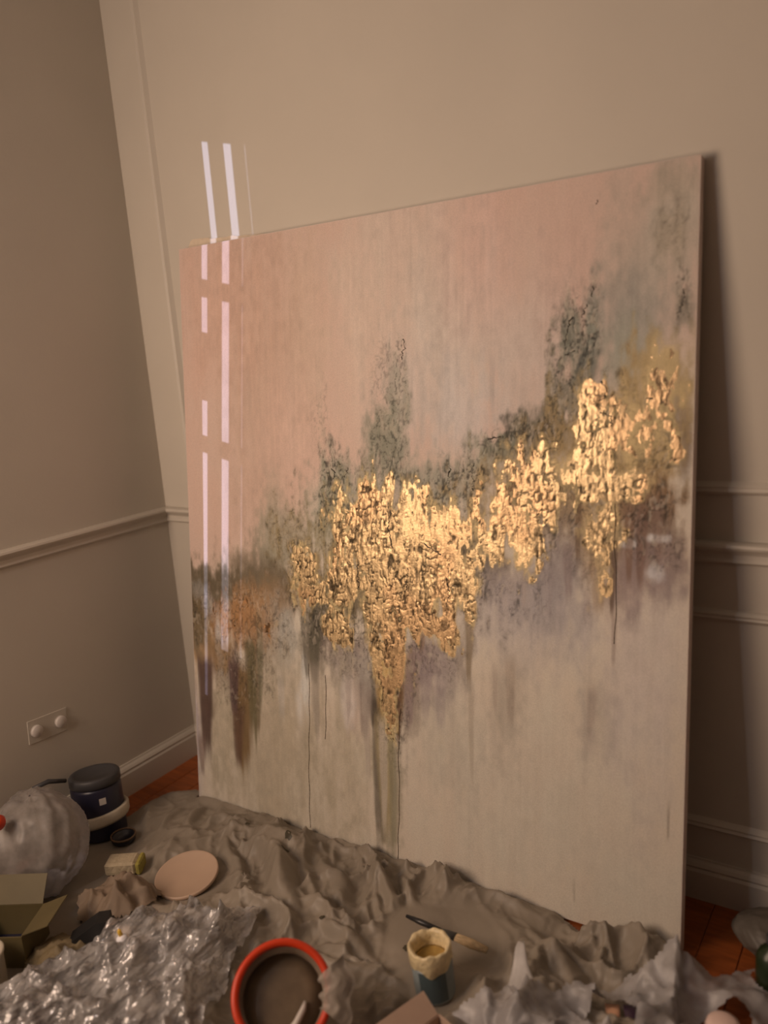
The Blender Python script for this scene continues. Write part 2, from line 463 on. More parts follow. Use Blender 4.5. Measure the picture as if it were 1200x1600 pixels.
# ------------------------------------------------------------------ the painting (canvas metres: u from its left edge, v up its face)
BLOBS = [(0.813, 1.584, 0.169, 0.359, (178, 146, 120), 0.55, 0.5, 0.8), (0.921, 1.357, 0.126, 0.233, (176, 150, 126), 0.6, 0.5, 0.8), (1.125, 1.346, 0.128, 0.176, (172, 146, 124), 0.55, 0.5, 0.8), (0.654, 1.438, 0.082, 0.33, (184, 150, 122), 0.4, 0.5, 0.8), (0.483, 1.45, 0.067, 0.344, (170, 134, 104), 0.4, 0.5, 0.8), (0.314, 1.281, 0.146, 0.509, (160, 120, 93), 0.6, 0.5, 0.8), (0.15, 1.566, 0.182, 0.22, (176, 126, 98), 0.5, 0.5, 0.8), (1.009, 1.591, 0.101, 0.177, (184, 136, 112), 0.5, 0.5, 0.8), (1.246, 1.535, 0.089, 0.111, (176, 132, 108), 0.5, 0.5, 0.8), (1.402, 1.505, 0.094, 0.173, (152, 128, 104), 0.75, 0.5, 0.8), (1.37, 1.387, 0.083, 0.109, (138, 118, 98), 0.8, 0.5, 0.7), (1.465, 1.614, 0.052, 0.116, (158, 134, 108), 0.7, 0.5, 0.8), (1.444, 1.681, 0.052, 0.039, (150, 122, 96), 0.6, 0.6, 0.6), (1.453, 1.571, 0.029, 0.052, (140, 112, 84), 0.45, 0.8, 0.6), (0.809, 1.234, 0.115, 0.146, (172, 142, 120), 0.6, 0.6, 0.7), (0.974, 1.215, 0.088, 0.109, (176, 150, 130), 0.6, 0.6, 0.7), (0.451, 1.153, 0.138, 0.16, (186, 140, 114), 0.4, 0.6, 0.8), (0.269, 0.756, 0.178, 0.087, (112, 88, 64), 0.85, 0.7, 0.5), (0.081, 0.669, 0.125, 0.091, (96, 76, 54), 0.85, 0.7, 0.5), (0.396, 0.86, 0.119, 0.084, (128, 110, 84), 0.75, 0.7, 0.6), (0.35, 0.932, 0.044, 0.093, (140, 118, 92), 0.5, 0.7, 0.7), (0.559, 0.96, 0.088, 0.142, (120, 110, 86), 0.85, 0.7, 0.5), (0.645, 0.982, 0.126, 0.095, (124, 110, 86), 0.8, 0.7, 0.5), (0.753, 1.103, 0.063, 0.15, (122, 108, 84), 0.85, 0.7, 0.5), (0.771, 1.235, 0.031, 0.131, (142, 122, 98), 0.75, 0.8, 0.6), (0.73, 1.153, 0.052, 0.1, (116, 102, 78), 0.6, 0.7, 0.5), (0.901, 1.025, 0.092, 0.081, (122, 108, 86), 0.8, 0.7, 0.5), (0.991, 1.044, 0.07, 0.094, (128, 112, 88), 0.75, 0.7, 0.5), (1.043, 1.107, 0.068, 0.062, (132, 118, 92), 0.7, 0.7, 0.5), (0.845, 1.039, 0.076, 0.082, (128, 112, 88), 0.6, 0.7, 0.5), (1.142, 1.153, 0.088, 0.052, (92, 82, 62), 0.85, 0.8, 0.4), (1.077, 1.13, 0.067, 0.038, (96, 88, 66), 0.8, 0.8, 0.4), (1.189, 1.19, 0.062, 0.044, (88, 76, 58), 0.8, 0.8, 0.4), (1.235, 1.254, 0.042, 0.086, (92, 82, 62), 0.8, 0.8, 0.4), (1.256, 1.36, 0.036, 0.085, (104, 94, 74), 0.85, 0.8, 0.4), (1.281, 1.316, 0.032, 0.045, (72, 64, 52), 0.85, 0.7, 0.4), (1.284, 1.435, 0.02, 0.083, (120, 106, 86), 0.75, 0.8, 0.5), (1.357, 1.319, 0.07, 0.082, (134, 120, 96), 0.7, 0.6, 0.6), (1.22, 1.153, 0.092, 0.058, (108, 84, 56), 0.8, 0.7, 0.5), (1.48, 1.418, 0.018, 0.052, (110, 94, 74), 0.7, 0.8, 0.5), (1.477, 1.22, 0.024, 0.094, (92, 68, 50), 0.75, 0.6, 0.6), (1.492, 1.14, 0.018, 0.081, (84, 62, 52), 0.8, 0.5, 0.5), (0.765, 0.835, 0.301, 0.187, (128, 98, 58), 0.9, 0.7, 0.4), (0.597, 0.732, 0.197, 0.108, (110, 86, 54), 0.9, 0.7, 0.4), (0.882, 0.844, 0.169, 0.149, (140, 108, 66), 0.9, 0.7, 0.4), (1.127, 1.002, 0.163, 0.137, (148, 112, 72), 0.9, 0.7, 0.4), (1.026, 0.872, 0.087, 0.111, (124, 96, 66), 0.85, 0.7, 0.5), (1.296, 1.081, 0.118, 0.172, (146, 110, 66), 0.9, 0.7, 0.4), (1.409, 1.167, 0.103, 0.151, (156, 118, 72), 0.9, 0.7, 0.45), (1.447, 1.275, 0.066, 0.094, (158, 122, 78), 0.85, 0.7, 0.5), (1.412, 1.014, 0.083, 0.07, (110, 72, 42), 0.85, 0.7, 0.4), (1.399, 0.943, 0.084, 0.085, (104, 72, 50), 0.85, 0.6, 0.5), (1.428, 0.875, 0.076, 0.071, (112, 82, 66), 0.8, 0.6, 0.6), (1.313, 0.923, 0.059, 0.102, (146, 108, 70), 0.85, 0.7, 0.4), (1.222, 0.991, 0.07, 0.089, (130, 98, 68), 0.8, 0.7, 0.5), (1.043, 0.842, 0.045, 0.054, (84, 66, 48), 0.8, 0.7, 0.5), (0.9, 0.866, 0.063, 0.036, (86, 76, 52), 0.8, 0.8, 0.4), (0.991, 0.872, 0.05, 0.032, (80, 64, 46), 0.75, 0.8, 0.4), (0.137, 0.694, 0.216, 0.068, (88, 68, 46), 0.95, 0.7, 0.45), (0.319, 0.732, 0.124, 0.057, (92, 72, 50), 0.85, 0.7, 0.5), (0.045, 0.624, 0.073, 0.082, (84, 66, 46), 0.9, 0.7, 0.4), (0.199, 0.596, 0.174, 0.091, (144, 92, 52), 0.9, 0.7, 0.45), (0.046, 0.512, 0.085, 0.104, (140, 96, 56), 0.85, 0.7, 0.5), (0.342, 0.696, 0.099, 0.057, (110, 82, 54), 0.85, 0.7, 0.5), (0.265, 0.64, 0.128, 0.078, (150, 102, 62), 0.7, 0.7, 0.5), (0.026, 0.581, 0.051, 0.103, (92, 72, 48), 0.8, 0.6, 0.5), (0.507, 0.668, 0.055, 0.129, (74, 60, 42), 0.85, 0.7, 0.4), (0.486, 0.573, 0.046, 0.093, (70, 58, 42), 0.8, 0.7, 0.4), (0.463, 0.764, 0.06, 0.085, (150, 112, 66), 0.85, 0.7, 0.4), (0.126, 0.462, 0.06, 0.07, (112, 84, 72), 0.8, 0.6, 0.6), (0.173, 0.429, 0.032, 0.102, (84, 58, 50), 0.8, 0.6, 0.5), (0.362, 0.555, 0.079, 0.116, (134, 118, 100), 0.6, 0.8, 0.6), (0.387, 0.578, 0.034, 0.076, (158, 144, 126), 0.5, 0.8, 0.6), (0.594, 0.569, 0.075, 0.08, (112, 86, 72), 0.85, 0.7, 0.6), (0.636, 0.503, 0.108, 0.073, (132, 112, 96), 0.6, 0.8, 0.7), (0.851, 0.572, 0.077, 0.085, (112, 84, 74), 0.85, 0.6, 0.6), (0.898, 0.546, 0.057, 0.085, (134, 108, 96), 0.6, 0.8, 0.7), (0.801, 0.495, 0.032, 0.122, (110, 80, 64), 0.7, 0.7, 0.5), (1.095, 0.783, 0.101, 0.078, (136, 112, 98), 0.8, 0.6, 0.7), (1.208, 0.841, 0.063, 0.121, (128, 106, 94), 0.85, 0.6, 0.7), (1.209, 0.75, 0.095, 0.076, (142, 120, 106), 0.5, 0.7, 0.8), (1.345, 0.809, 0.058, 0.058, (132, 100, 78), 0.7, 0.7, 0.6), (1.387, 0.857, 0.057, 0.072, (116, 84, 70), 0.75, 0.6, 0.6), (1.434, 0.938, 0.025, 0.011, (196, 172, 152), 0.8, 0.8, 0.4), (1.426, 0.86, 0.019, 0.02, (188, 166, 148), 0.7, 0.8, 0.5), (1.378, 0.921, 0.017, 0.009, (190, 166, 146), 0.7, 0.9, 0.4), (1.026, 0.728, 0.087, 0.096, (150, 126, 112), 0.5, 0.7, 0.8), (1.145, 0.68, 0.132, 0.094, (156, 132, 116), 0.4, 0.7, 0.8), (0.73, 0.187, 0.04, 0.192, (128, 104, 76), 0.75, 0.6, 0.4), (0.708, 0.263, 0.015, 0.219, (100, 80, 58), 0.7, 0.6, 0.5), (1.079, 0.494, 0.045, 0.114, (134, 110, 88), 0.6, 0.6, 0.8), (1.312, 0.521, 0.039, 0.091, (136, 112, 92), 0.55, 0.6, 0.8), (0.916, 0.396, 0.113, 0.154, (150, 126, 102), 0.4, 0.6, 0.8), (0.428, 0.355, 0.096, 0.174, (164, 136, 108), 0.5, 0.6, 0.8), (0.326, 0.217, 0.228, 0.3, (150, 122, 92), 0.7, 0.6, 0.8), (0.587, 0.255, 0.09, 0.226, (158, 130, 100), 0.6, 0.6, 0.8), (0.454, 0.446, 0.019, 0.076, (190, 168, 146), 0.6, 0.7, 0.5), (0.429, 0.374, 0.014, 0.066, (196, 172, 150), 0.5, 0.7, 0.6), (0.116, 0.234, 0.044, 0.188, (156, 128, 98), 0.6, 0.6, 0.6), (-0.015, 0.165, 0.035, 0.195, (148, 122, 112), 0.6, 0.6, 0.6), (1.181, 0.289, 0.264, 0.242, (172, 146, 120), 0.35, 0.6, 0.9), (1.405, 0.642, 0.085, 0.233, (170, 142, 126), 0.4, 0.6, 0.9), (0.973, 0.64, 0.022, 0.099, (140, 114, 92), 0.5, 0.7, 0.6), (0.634, 0.412, 0.03, 0.073, (170, 134, 112), 0.5, 0.8, 0.6), (0.602, 0.425, 0.022, 0.055, (190, 162, 140), 0.5, 0.8, 0.5), (0.08, 0.638, 0.028, 0.045, (150, 130, 112), 0.5, 0.9, 0.4), (0.112, 0.571, 0.016, 0.089, (190, 172, 158), 0.55, 0.9, 0.4), (0.04, 0.685, 0.034, 0.025, (150, 130, 112), 0.35, 0.9, 0.5)]  # last few pale blobs at the left paint in glints of the light streaks
DRIPS = [(0.261, 0.541, 0.262, 0.031, (96, 72, 44), 0.8), (0.116, 0.542, 0.419, 0.055, (130, 92, 56), 0.8), (0.066, 0.349, 0.265, 0.028, (110, 84, 62), 0.6), (-0.009, 0.336, 0.012, 0.015, (160, 136, 128), 0.8), (0.202, 0.473, 0.088, 0.04, (104, 72, 40), 0.95), (0.181, 0.349, 0.112, 0.022, (84, 54, 38), 0.8), (0.249, 0.559, 0.198, 0.023, (92, 74, 46), 0.8), (0.044, 0.47, 0.099, 0.032, (76, 50, 38), 0.95), (0.02, 0.215, 0.075, 0.017, (104, 74, 60), 0.7), (0.168, 0.488, 0.284, 0.022, (78, 52, 46), 0.8), (0.278, 0.641, 0.345, 0.018, (104, 88, 62), 0.6), (0.487, 0.629, 0.441, 0.021, (78, 64, 46), 0.8), (0.491, 0.517, 0.271, 0.014, (136, 112, 90), 0.7), (0.458, 0.588, 0.455, 0.012, (84, 68, 50), 0.7), (0.7, 0.549, 0.01, 0.019, (92, 74, 56), 0.8), (0.695, 0.459, 0.351, 0.027, (66, 50, 36), 0.9), (0.742, 0.591, 0.36, 0.045, (170, 124, 70), 0.95), (0.729, 0.412, 0.029, 0.029, (146, 116, 78), 0.85), (0.719, 0.392, 0.044, 0.013, (168, 140, 116), 0.6), (0.766, 0.524, 0.347, 0.018, (88, 54, 30), 0.9), (0.749, 0.362, 0.007, 0.015, (120, 102, 74), 0.6), (0.802, 0.53, 0.372, 0.016, (116, 88, 78), 0.6), (0.851, 0.572, 0.4, 0.017, (132, 106, 94), 0.55), (0.898, 0.546, 0.375, 0.015, (140, 114, 100), 0.5), (0.982, 0.756, 0.509, 0.011, (120, 92, 64), 0.75), (0.987, 0.527, 0.241, 0.007, (140, 114, 90), 0.5), (0.955, 0.654, 0.521, 0.009, (138, 112, 92), 0.5), (0.657, 0.507, 0.306, 0.019, (112, 90, 74), 0.6), (0.667, 0.472, 0.179, 0.013, (138, 112, 92), 0.5), (0.603, 0.498, 0.369, 0.013, (140, 112, 94), 0.5), (1.343, 0.925, 0.743, 0.009, (86, 60, 42), 0.85), (1.348, 0.766, 0.618, 0.006, (128, 98, 80), 0.5), (1.311, 0.908, 0.732, 0.018, (140, 104, 74), 0.6), (1.26, 1.052, 0.846, 0.009, (96, 66, 42), 0.7), (1.377, 0.999, 0.827, 0.013, (108, 72, 50), 0.7), (1.405, 1.014, 0.816, 0.014, (104, 70, 52), 0.7), (1.439, 1.029, 0.862, 0.011, (112, 80, 62), 0.6), (1.238, 0.918, 0.753, 0.011, (118, 92, 80), 0.6), (1.192, 0.87, 0.717, 0.013, (136, 112, 98), 0.5), (1.095, 0.625, 0.432, 0.014, (134, 106, 84), 0.5), (1.052, 0.587, 0.473, 0.009, (142, 114, 92), 0.5), (1.296, 0.579, 0.457, 0.011, (138, 110, 90), 0.5), (1.128, 0.833, 0.74, 0.008, (150, 122, 104), 0.5), (1.263, 0.102, 0.038, 0.003, (130, 106, 84), 0.4), (1.477, 0.348, 0.259, 0.004, (120, 96, 76), 0.6), (1.043, 1.35, 1.199, 0.008, (160, 132, 112), 0.5), (0.95, 1.355, 1.231, 0.007, (166, 138, 118), 0.4), (0.525, 1.378, 1.1, 0.011, (176, 138, 110), 0.4), (0.359, 0.459, 0.302, 0.015, (160, 136, 114), 0.5), (0.918, 0.749, 0.633, 0.009, (112, 80, 56), 0.6), (0.842, 0.707, 0.588, 0.012, (124, 84, 56), 0.6), (0.683, 0.741, 0.6, 0.013, (92, 68, 44), 0.7), (0.631, 0.789, 0.646, 0.011, (80, 62, 42), 0.6)]
TEXTURE = [(0.559, 0.978, 0.075, 0.141, 1), (0.645, 0.964, 0.116, 0.121, 0.9), (0.753, 1.103, 0.059, 0.183, 0.9), (0.781, 1.3, 0.019, 0.097, 0.8), (0.788, 1.388, 0.015, 0.032, 1), (0.901, 0.993, 0.111, 0.113, 1), (0.991, 1.044, 0.06, 0.094, 1), (1.043, 1.138, 0.051, 0.046, 0.8), (1.142, 1.153, 0.096, 0.054, 1), (1.234, 1.268, 0.039, 0.115, 1), (1.263, 1.38, 0.041, 0.098, 1), (1.288, 1.483, 0.014, 0.034, 0.8), (0.766, 0.852, 0.301, 0.204, 1), (0.919, 0.815, 0.129, 0.148, 1), (0.463, 0.764, 0.079, 0.111, 1), (1.127, 1.002, 0.131, 0.152, 0.8), (1.303, 1.153, 0.064, 0.171, 1), (1.409, 1.153, 0.082, 0.11, 0.6), (1.412, 1.014, 0.069, 0.056, 0.9), (1.479, 1.444, 0.015, 0.059, 0.9), (0.186, 0.611, 0.213, 0.1, 0.7), (0.742, 0.591, 0.123, 0.105, 0.8), (0.595, 0.651, 0.11, 0.09, 0.9), (1.297, 1.038, 0.089, 0.087, 0.8), (0.507, 0.668, 0.069, 0.111, 0.8), (0.521, 1.206, 0.031, 0.105, 0.35), (0.728, 1.318, 0.04, 0.098, 0.4), (1.377, 0.999, 0.085, 0.057, 0.8), (1.463, 1.153, 0.027, 0.081, 0.7), (1.313, 0.938, 0.044, 0.131, 0.5), (0.74, 0.467, 0.049, 0.142, 0.7), (0.206, 0.454, 0.106, 0.121, 0.5), (0.861, 0.591, 0.077, 0.068, 0.5), (1.427, 0.917, 0.055, 0.042, 0.7), (1.453, 1.577, 0.034, 0.065, 0.3), (0.594, 0.588, 0.11, 0.073, 0.5)]
GOLD = [(0.696, 0.898, 0.144, 0.121, 1), (0.805, 0.872, 0.117, 0.151, 1), (0.9, 0.813, 0.093, 0.132, 0.9), (0.609, 0.787, 0.087, 0.107, 0.85), (0.724, 0.745, 0.102, 0.121, 1), (0.823, 0.722, 0.097, 0.085, 0.95), (0.919, 0.929, 0.073, 0.081, 0.8), (0.742, 0.608, 0.061, 0.123, 1), (0.736, 0.484, 0.029, 0.106, 0.85), (0.463, 0.764, 0.046, 0.085, 1), (0.573, 0.639, 0.058, 0.047, 0.9), (0.752, 1.028, 0.02, 0.034, 0.9), (0.845, 1.003, 0.019, 0.033, 0.9), (0.485, 0.72, 0.046, 0.044, 0.9), (1.094, 0.985, 0.075, 0.123, 1), (1.167, 1.034, 0.064, 0.09, 1), (1.052, 0.921, 0.051, 0.078, 0.9), (1.127, 0.895, 0.066, 0.061, 0.8), (1.295, 1.153, 0.05, 0.114, 1), (1.301, 1.252, 0.023, 0.034, 1.1), (1.374, 1.167, 0.07, 0.083, 0.6), (1.448, 1.221, 0.045, 0.095, 0.58), (1.452, 1.315, 0.032, 0.053, 0.55), (1.297, 1.045, 0.044, 0.043, 1), (1.476, 1.139, 0.018, 0.041, 0.8), (1.313, 0.952, 0.044, 0.072, 0.62), (1.376, 1.055, 0.056, 0.037, 0.8), (0.225, 0.605, 0.104, 0.067, 0.45), (0.133, 0.604, 0.071, 0.069, 0.4), (1.236, 1.08, 0.037, 0.044, 0.7), (1.322, 0.851, 0.026, 0.088, 0.5), (0.982, 0.772, 0.025, 0.081, 0.8), (0.899, 0.672, 0.075, 0.05, 0.8)]
RUNS = [[(0.466, 0.514), (0.464, 0.362), (0.457, 0.207), (0.457, 0.02)], [(0.525, 0.489), (0.525, 0.411), (0.52, 0.301)], [(0.775, 0.438), (0.767, 0.312), (0.769, 0.187), (0.761, 0.012)], [(1.346, 1.011), (1.346, 0.911), (1.352, 0.81), (1.349, 0.692)]]
SQUIGGLES = [[(0.796, 1.407), (0.803, 1.382), (0.79, 1.375), (0.793, 1.354)], [(1.294, 1.671), (1.294, 1.66)], [(0.561, 1.075), (0.57, 1.063), (0.565, 1.045)], [(1.0, 1.094), (0.988, 1.075), (0.995, 1.044), (0.984, 1.012)], [(0.929, 1.082), (0.924, 1.054)], [(1.308, 1.28), (1.323, 1.258), (1.317, 1.24)], [(1.309, 1.212), (1.332, 1.202), (1.336, 1.181)], [(1.407, 1.241), (1.426, 1.238)], [(1.24, 1.424), (1.23, 1.397), (1.224, 1.362)], [(1.274, 1.449), (1.262, 1.422)], [(1.482, 1.464), (1.48, 1.438), (1.47, 1.406)], [(1.291, 1.489), (1.285, 1.465)], [(0.751, 0.969), (0.743, 0.918), (0.758, 0.868)], [(0.805, 0.821), (0.796, 0.753)], [(0.615, 1.076), (0.604, 1.049)], [(0.642, 0.825), (0.645, 0.737)], [(0.844, 0.891), (0.9, 0.862)], [(1.175, 0.989), (1.156, 0.97)], [(1.226, 1.34), (1.248, 1.35)], [(1.026, 1.153), (1.077, 1.159)], [(0.919, 0.806), (0.926, 0.75)]]
RIDGE = [(-0.043, 0.728), (0.084, 0.729), (0.271, 0.795), (0.396, 0.879), (0.527, 1.012), (0.646, 1.016), (0.807, 1.022), (0.991, 1.059), (1.093, 1.108), (1.205, 1.182), (1.309, 1.252), (1.393, 1.277), (1.511, 1.325)]
PWID, PHGT, LEAN = 1.5085, 1.7250, math.atan((0.2338 - 0.0335) / 1.7132)
LIGHT = np.array((0.70, 0.50, 0.36))


def alb(c):
    return np.clip(np.array(lin(*c)) / LIGHT, 0.004, 0.92)


NU, NV = 640, 730
uu = np.linspace(0, PWID, NU)
vv = np.linspace(0, PHGT, NV)
U, V = np.meshgrid(uu, vv)
UF, VF = U.ravel(), V.ravel()
# ragged, vertically stretched distortion shared by all layers
rag1 = fbm(UF * 26, VF * 7, 3, 4) - 0.5
rag2 = fbm(UF * 60, VF * 34, 5, 4) - 0.5
rag3 = fbm(UF * 11, VF * 8, 9, 4) - 0.5
streak = fbm(UF * 42, VF * 2.2, 21, 4) - 0.5
streak_f = fbm(UF * 150, VF * 7, 23, 3) - 0.5

rx = np.array([p[0] for p in RIDGE]); rz = np.array([p[1] for p in RIDGE])
ridge = np.interp(UF, rx, rz)
up = sstep(-0.10, 0.10, VF - ridge + 0.16 * rag3)[:, None]
top_c = alb((178, 136, 110)); low_c = alb((182, 151, 122))
col = top_c * up + low_c * (1 - up)
col = col * (1 + 0.07 * streak + 0.008 * streak_f)[:, None]
col = col * (1 + np.outer(rag3 * 0.16 + streak * 0.10, np.array((-0.25, 0.2, 0.35))))


def blob(e, rag, soft, wv=1.0):
    d = np.sqrt(((UF - e[0]) / e[2]) ** 2 + ((VF - e[1]) / e[3]) ** 2)
    d = d + rag * (1.7 * rag1 + 1.3 * rag2 + 0.9 * streak)
    return 1 - sstep(1 - soft, 1 + soft, d)


near = lambda e, k=2.2: None
for (cu, cv, ru, rv, c, a, rag, soft) in BLOBS:
    m = (a * blob((cu, cv, ru, rv), rag, soft))[:, None]
    col = col * (1 - m) + alb(c) * (1 + 0.35 * rag2 + 0.2 * streak_f)[:, None] * m
for (du, v0, v1, w, c, a) in DRIPS:
    tt = np.clip((v0 - VF) / (v0 - v1), 0, 1)
    wid = w * (1.15 - 0.75 * tt ** 1.5) * (1 + 1.2 * streak)
    cx = du + 0.006 * (fbm(VF * 9, VF * 0 + du * 50, 31, 2) - 0.5)
    m = 1 - sstep(0.55, 1.25, np.abs(UF - cx) / wid)
    m *= sstep(-0.02, 0.03, v0 - VF + 0.03 * rag1) * (1 - sstep(0.75, 1.02, (v0 - VF) / (v0 - v1) + 0.5 * streak))
    m = (m * a)[:, None]
    col = col * (1 - m) + alb(c) * (1 + 0.3 * streak_f + 0.2 * rag2)[:, None] * m

tex = np.zeros_like(UF)
for (cu, cv, ru, rv, a) in TEXTURE:
    tex = np.maximum(tex, a * blob((cu, cv, ru, rv), 0.7, 0.45))
gold = np.zeros_like(UF)
for (cu, cv, ru, rv, a) in GOLD:
    gold = np.maximum(gold, a * blob((cu, cv, ru, rv), 0.85, 0.4))
# crackled, clotted impasto
wu = UF + 0.018 * (fbm(UF * 30, VF * 24, 41, 3) - 0.5)
wv_ = VF + 0.022 * (fbm(UF * 30, VF * 24, 43, 3) - 0.5)
n1 = np.abs(2 * vnoise(wu * 95, wv_ * 50, 51) - 1)
n2 = np.abs(2 * vnoise(wu * 190, wv_ * 105, 53) - 1)
clot = fbm(wu * 140, wv_ * 48, 57, 4)
lump = 0.35 + 0.65 * sstep(0.42, 0.60, fbm(UF * 13, VF * 9, 61, 3))
patch = fbm(UF * 16, VF * 13, 59, 3)
crack = np.maximum((1 - sstep(0.04, 0.22, n1)) * sstep(0.40, 0.56, patch), 0.8 * (1 - sstep(0.03, 0.22, n2)) * sstep(0.46, 0.60, clot))
crack = crack * tex
gsoft = (0.8 * sstep(0.05, 0.75, gold - 0.5 * (fbm(UF * 30, VF * 16, 95, 4) - 0.45)))[:, None]
lc = (1 - sstep(0.30, 0.42, UF))[:, None]
col = col * (1 - gsoft) + (alb((188, 148, 96)) * (1 - lc) + alb((142, 92, 52)) * lc) * (0.75 + 0.5 * fbm(wu * 90, wv_ * 34, 97, 4))[:, None] * gsoft
dark = alb((44, 36, 26))
bare = 1 - sstep(0.25, 0.6, gold)
m = np.clip(crack * (0.75 * bare + 0.6 * (1 - bare)), 0, 1)[:, None]
hgt = tex * lump * (0.0030 * (clot - 0.45) + 0.0005 * sstep(0.1, 0.5, n1) + 0.0005 * n2 + 0.0008 * rag2) - 0.0012 * crack
hgt = hgt + 0.0005 * (streak_f + 0.7 * rag2) * (0.025 + tex)
hgt = hgt + gold * 0.0008
col = col * (1 - m) + dark * m
fleck = sstep(0.60, 0.74, fbm(wu * 170, wv_ * 110, 71, 2)) * tex * bare
col = col * (1 - 0.6 * fleck)[:, None]
lite = (sstep(0.62, 0.74, fbm(wu * 120, wv_ * 60, 73, 2)) * tex * bare * 0.45)[:, None]
col = col * (1 - lite) + np.array((0.55, 0.50, 0.42)) * lite

# gold leaf lies where the gold mask beats its flaking
flake = 0.62 * fbm(wu * 34, wv_ * 22, 81, 4) + 0.38 * clot
gmask = gold * 1.16 - 1.12 * flake - 0.5 * (fbm(wu * 120, wv_ * 60, 85, 3) - 0.42) - 0.55 * crack * sstep(0.3, 0.6, fbm(UF * 20, VF * 20, 83, 2))
gcol = np.array((0.74, 0.56, 0.32)) * (1 + 0.5 * (fbm(UF * 40, VF * 22, 87, 4) - 0.5) + 0.25 * streak_f)[:, None]
warm = sstep(0.45, 0.62, fbm(UF * 9, VF * 6, 91, 3))[:, None]
gcol = gcol * (1 - warm * np.array((0.02, 0.10, 0.12)))
gcol = gcol * (1 - 0.88 * np.clip(crack * 1.3 + 0.75 * sstep(0.50, 0.66, fbm(wu * 150, wv_ * 44, 93, 3)) * (0.3 + 0.7 * lump), 0, 1)[:, None])
left_cu = (1 - sstep(0.30, 0.42, UF))[:, None]
gcol = gcol * (1 - left_cu * np.array((0.30, 0.46, 0.55)))

co = np.stack([UF, -hgt - 0.0005, VF], 1)
idx = np.arange(NU * NV).reshape(NV, NU)
quads = np.stack([idx[:-1, :-1], idx[:-1, 1:], idx[1:, 1:], idx[1:, :-1]], -1).reshape(-1, 4)
gface = gmask[quads].mean(1) > 0.06


def paint_mat(name, metallic, rough, scale):
    m = bpy.data.materials.new(name)
    m.use_nodes = True
    n, l = m.node_tree.nodes, m.node_tree.links
    p = n['Principled BSDF']
    a = n.new('ShaderNodeVertexColor'); a.layer_name = 'paint'
    tc = n.new('ShaderNodeTexCoord')
    t = n.new('ShaderNodeTexNoise'); t.inputs['Scale'].default_value = scale; t.inputs['Detail'].default_value = 5
    l.new(tc.outputs['Object'], t.inputs['Vector'])
    r = n.new('ShaderNodeMapRange')
    r.inputs[1].default_value = 0.3; r.inputs[2].default_value = 0.7
    r.inputs[3].default_value = 0.9; r.inputs[4].default_value = 1.1
    l.new(t.outputs['Fac'], r.inputs[0])
    x = n.new('ShaderNodeVectorMath'); x.operation = 'SCALE'
    l.new(a.outputs['Color'], x.inputs[0]); l.new(r.outputs[0], x.inputs['Scale'])
    l.new(x.outputs[0], p.inputs['Base Color'])
    b = n.new('ShaderNodeBump'); b.inputs['Strength'].default_value = 0.35; b.inputs['Distance'].default_value = 0.002
    l.new(t.outputs['Fac'], b.inputs['Height']); l.new(b.outputs[0], p.inputs['Normal'])
    p.inputs['Metallic'].default_value = metallic
    p.inputs['Roughness'].default_value = rough
    p.inputs['Specular IOR Level'].default_value = 0.35
    return m


M_PAINT = paint_mat('acrylic_paint', 0.0, 0.6, 380)
M_GOLD = paint_mat('gold_leaf', 0.55, 0.40, 300)
M_EDGE = mat('canvas_edge', alb((176, 140, 116)), 0.7, noise=0.05, scale=20)
M_RAW = mat('stretcher_wood', (0.45, 0.33, 0.2), 0.7, noise=0.15, scale=8)
M_TAPE = mat('raw_canvas', (0.66, 0.56, 0.44), 0.8, noise=0.06, scale=60)
M_RUN = mat('dark_run', (0.075, 0.05, 0.03), 0.45)
M_INK = mat('dark_impasto', (0.05, 0.042, 0.032), 0.6)

painting = tag(empty('painting', (0.2467, -0.2338, 0.006), (-LEAN, 0, 0)),
               'large abstract painting in blush, black and gold leaning against the panelled wall', 'painting')
np_mesh('painted_face', co, quads[~gface], M_PAINT, painting, True, col)
tag(np_mesh('gold_leaf', co, quads[gface], M_GOLD, painting, True, np.clip(gcol, 0.02, 0.95)), 'crackled gold leaf')
TH = 0.031
for q, n_ in ((box_data(-0.001, 0.0, -0.0005, TH, 0, PHGT), 'canvas_edge'), (box_data(PWID, PWID + 0.001, -0.0005, TH, 0, PHGT), 'canvas_edge'),
              (box_data(0, PWID, -0.0005, TH, PHGT, PHGT + 0.001), 'canvas_edge'), (box_data(0, PWID, -0.0005, TH, -0.001, 0), 'canvas_edge')):
    mesh_obj(n_, q[0], q[1], M_EDGE, painting)
for q in (box_data(0.001, 0.045, 0.006, TH, 0.001, PHGT - 0.001), box_data(PWID - 0.045, PWID - 0.001, 0.006, TH, 0.001, PHGT - 0.001),
          box_data(0.046, PWID - 0.046, 0.006, TH, 0.001, 0.045), box_data(0.046, PWID - 0.046, 0.006, TH, PHGT - 0.045, PHGT - 0.001),
          box_data(0.73, 0.775, 0.008, TH, 0.046, PHGT - 0.046)):
    mesh_obj('stretcher_bar', q[0], q[1], M_RAW, painting)
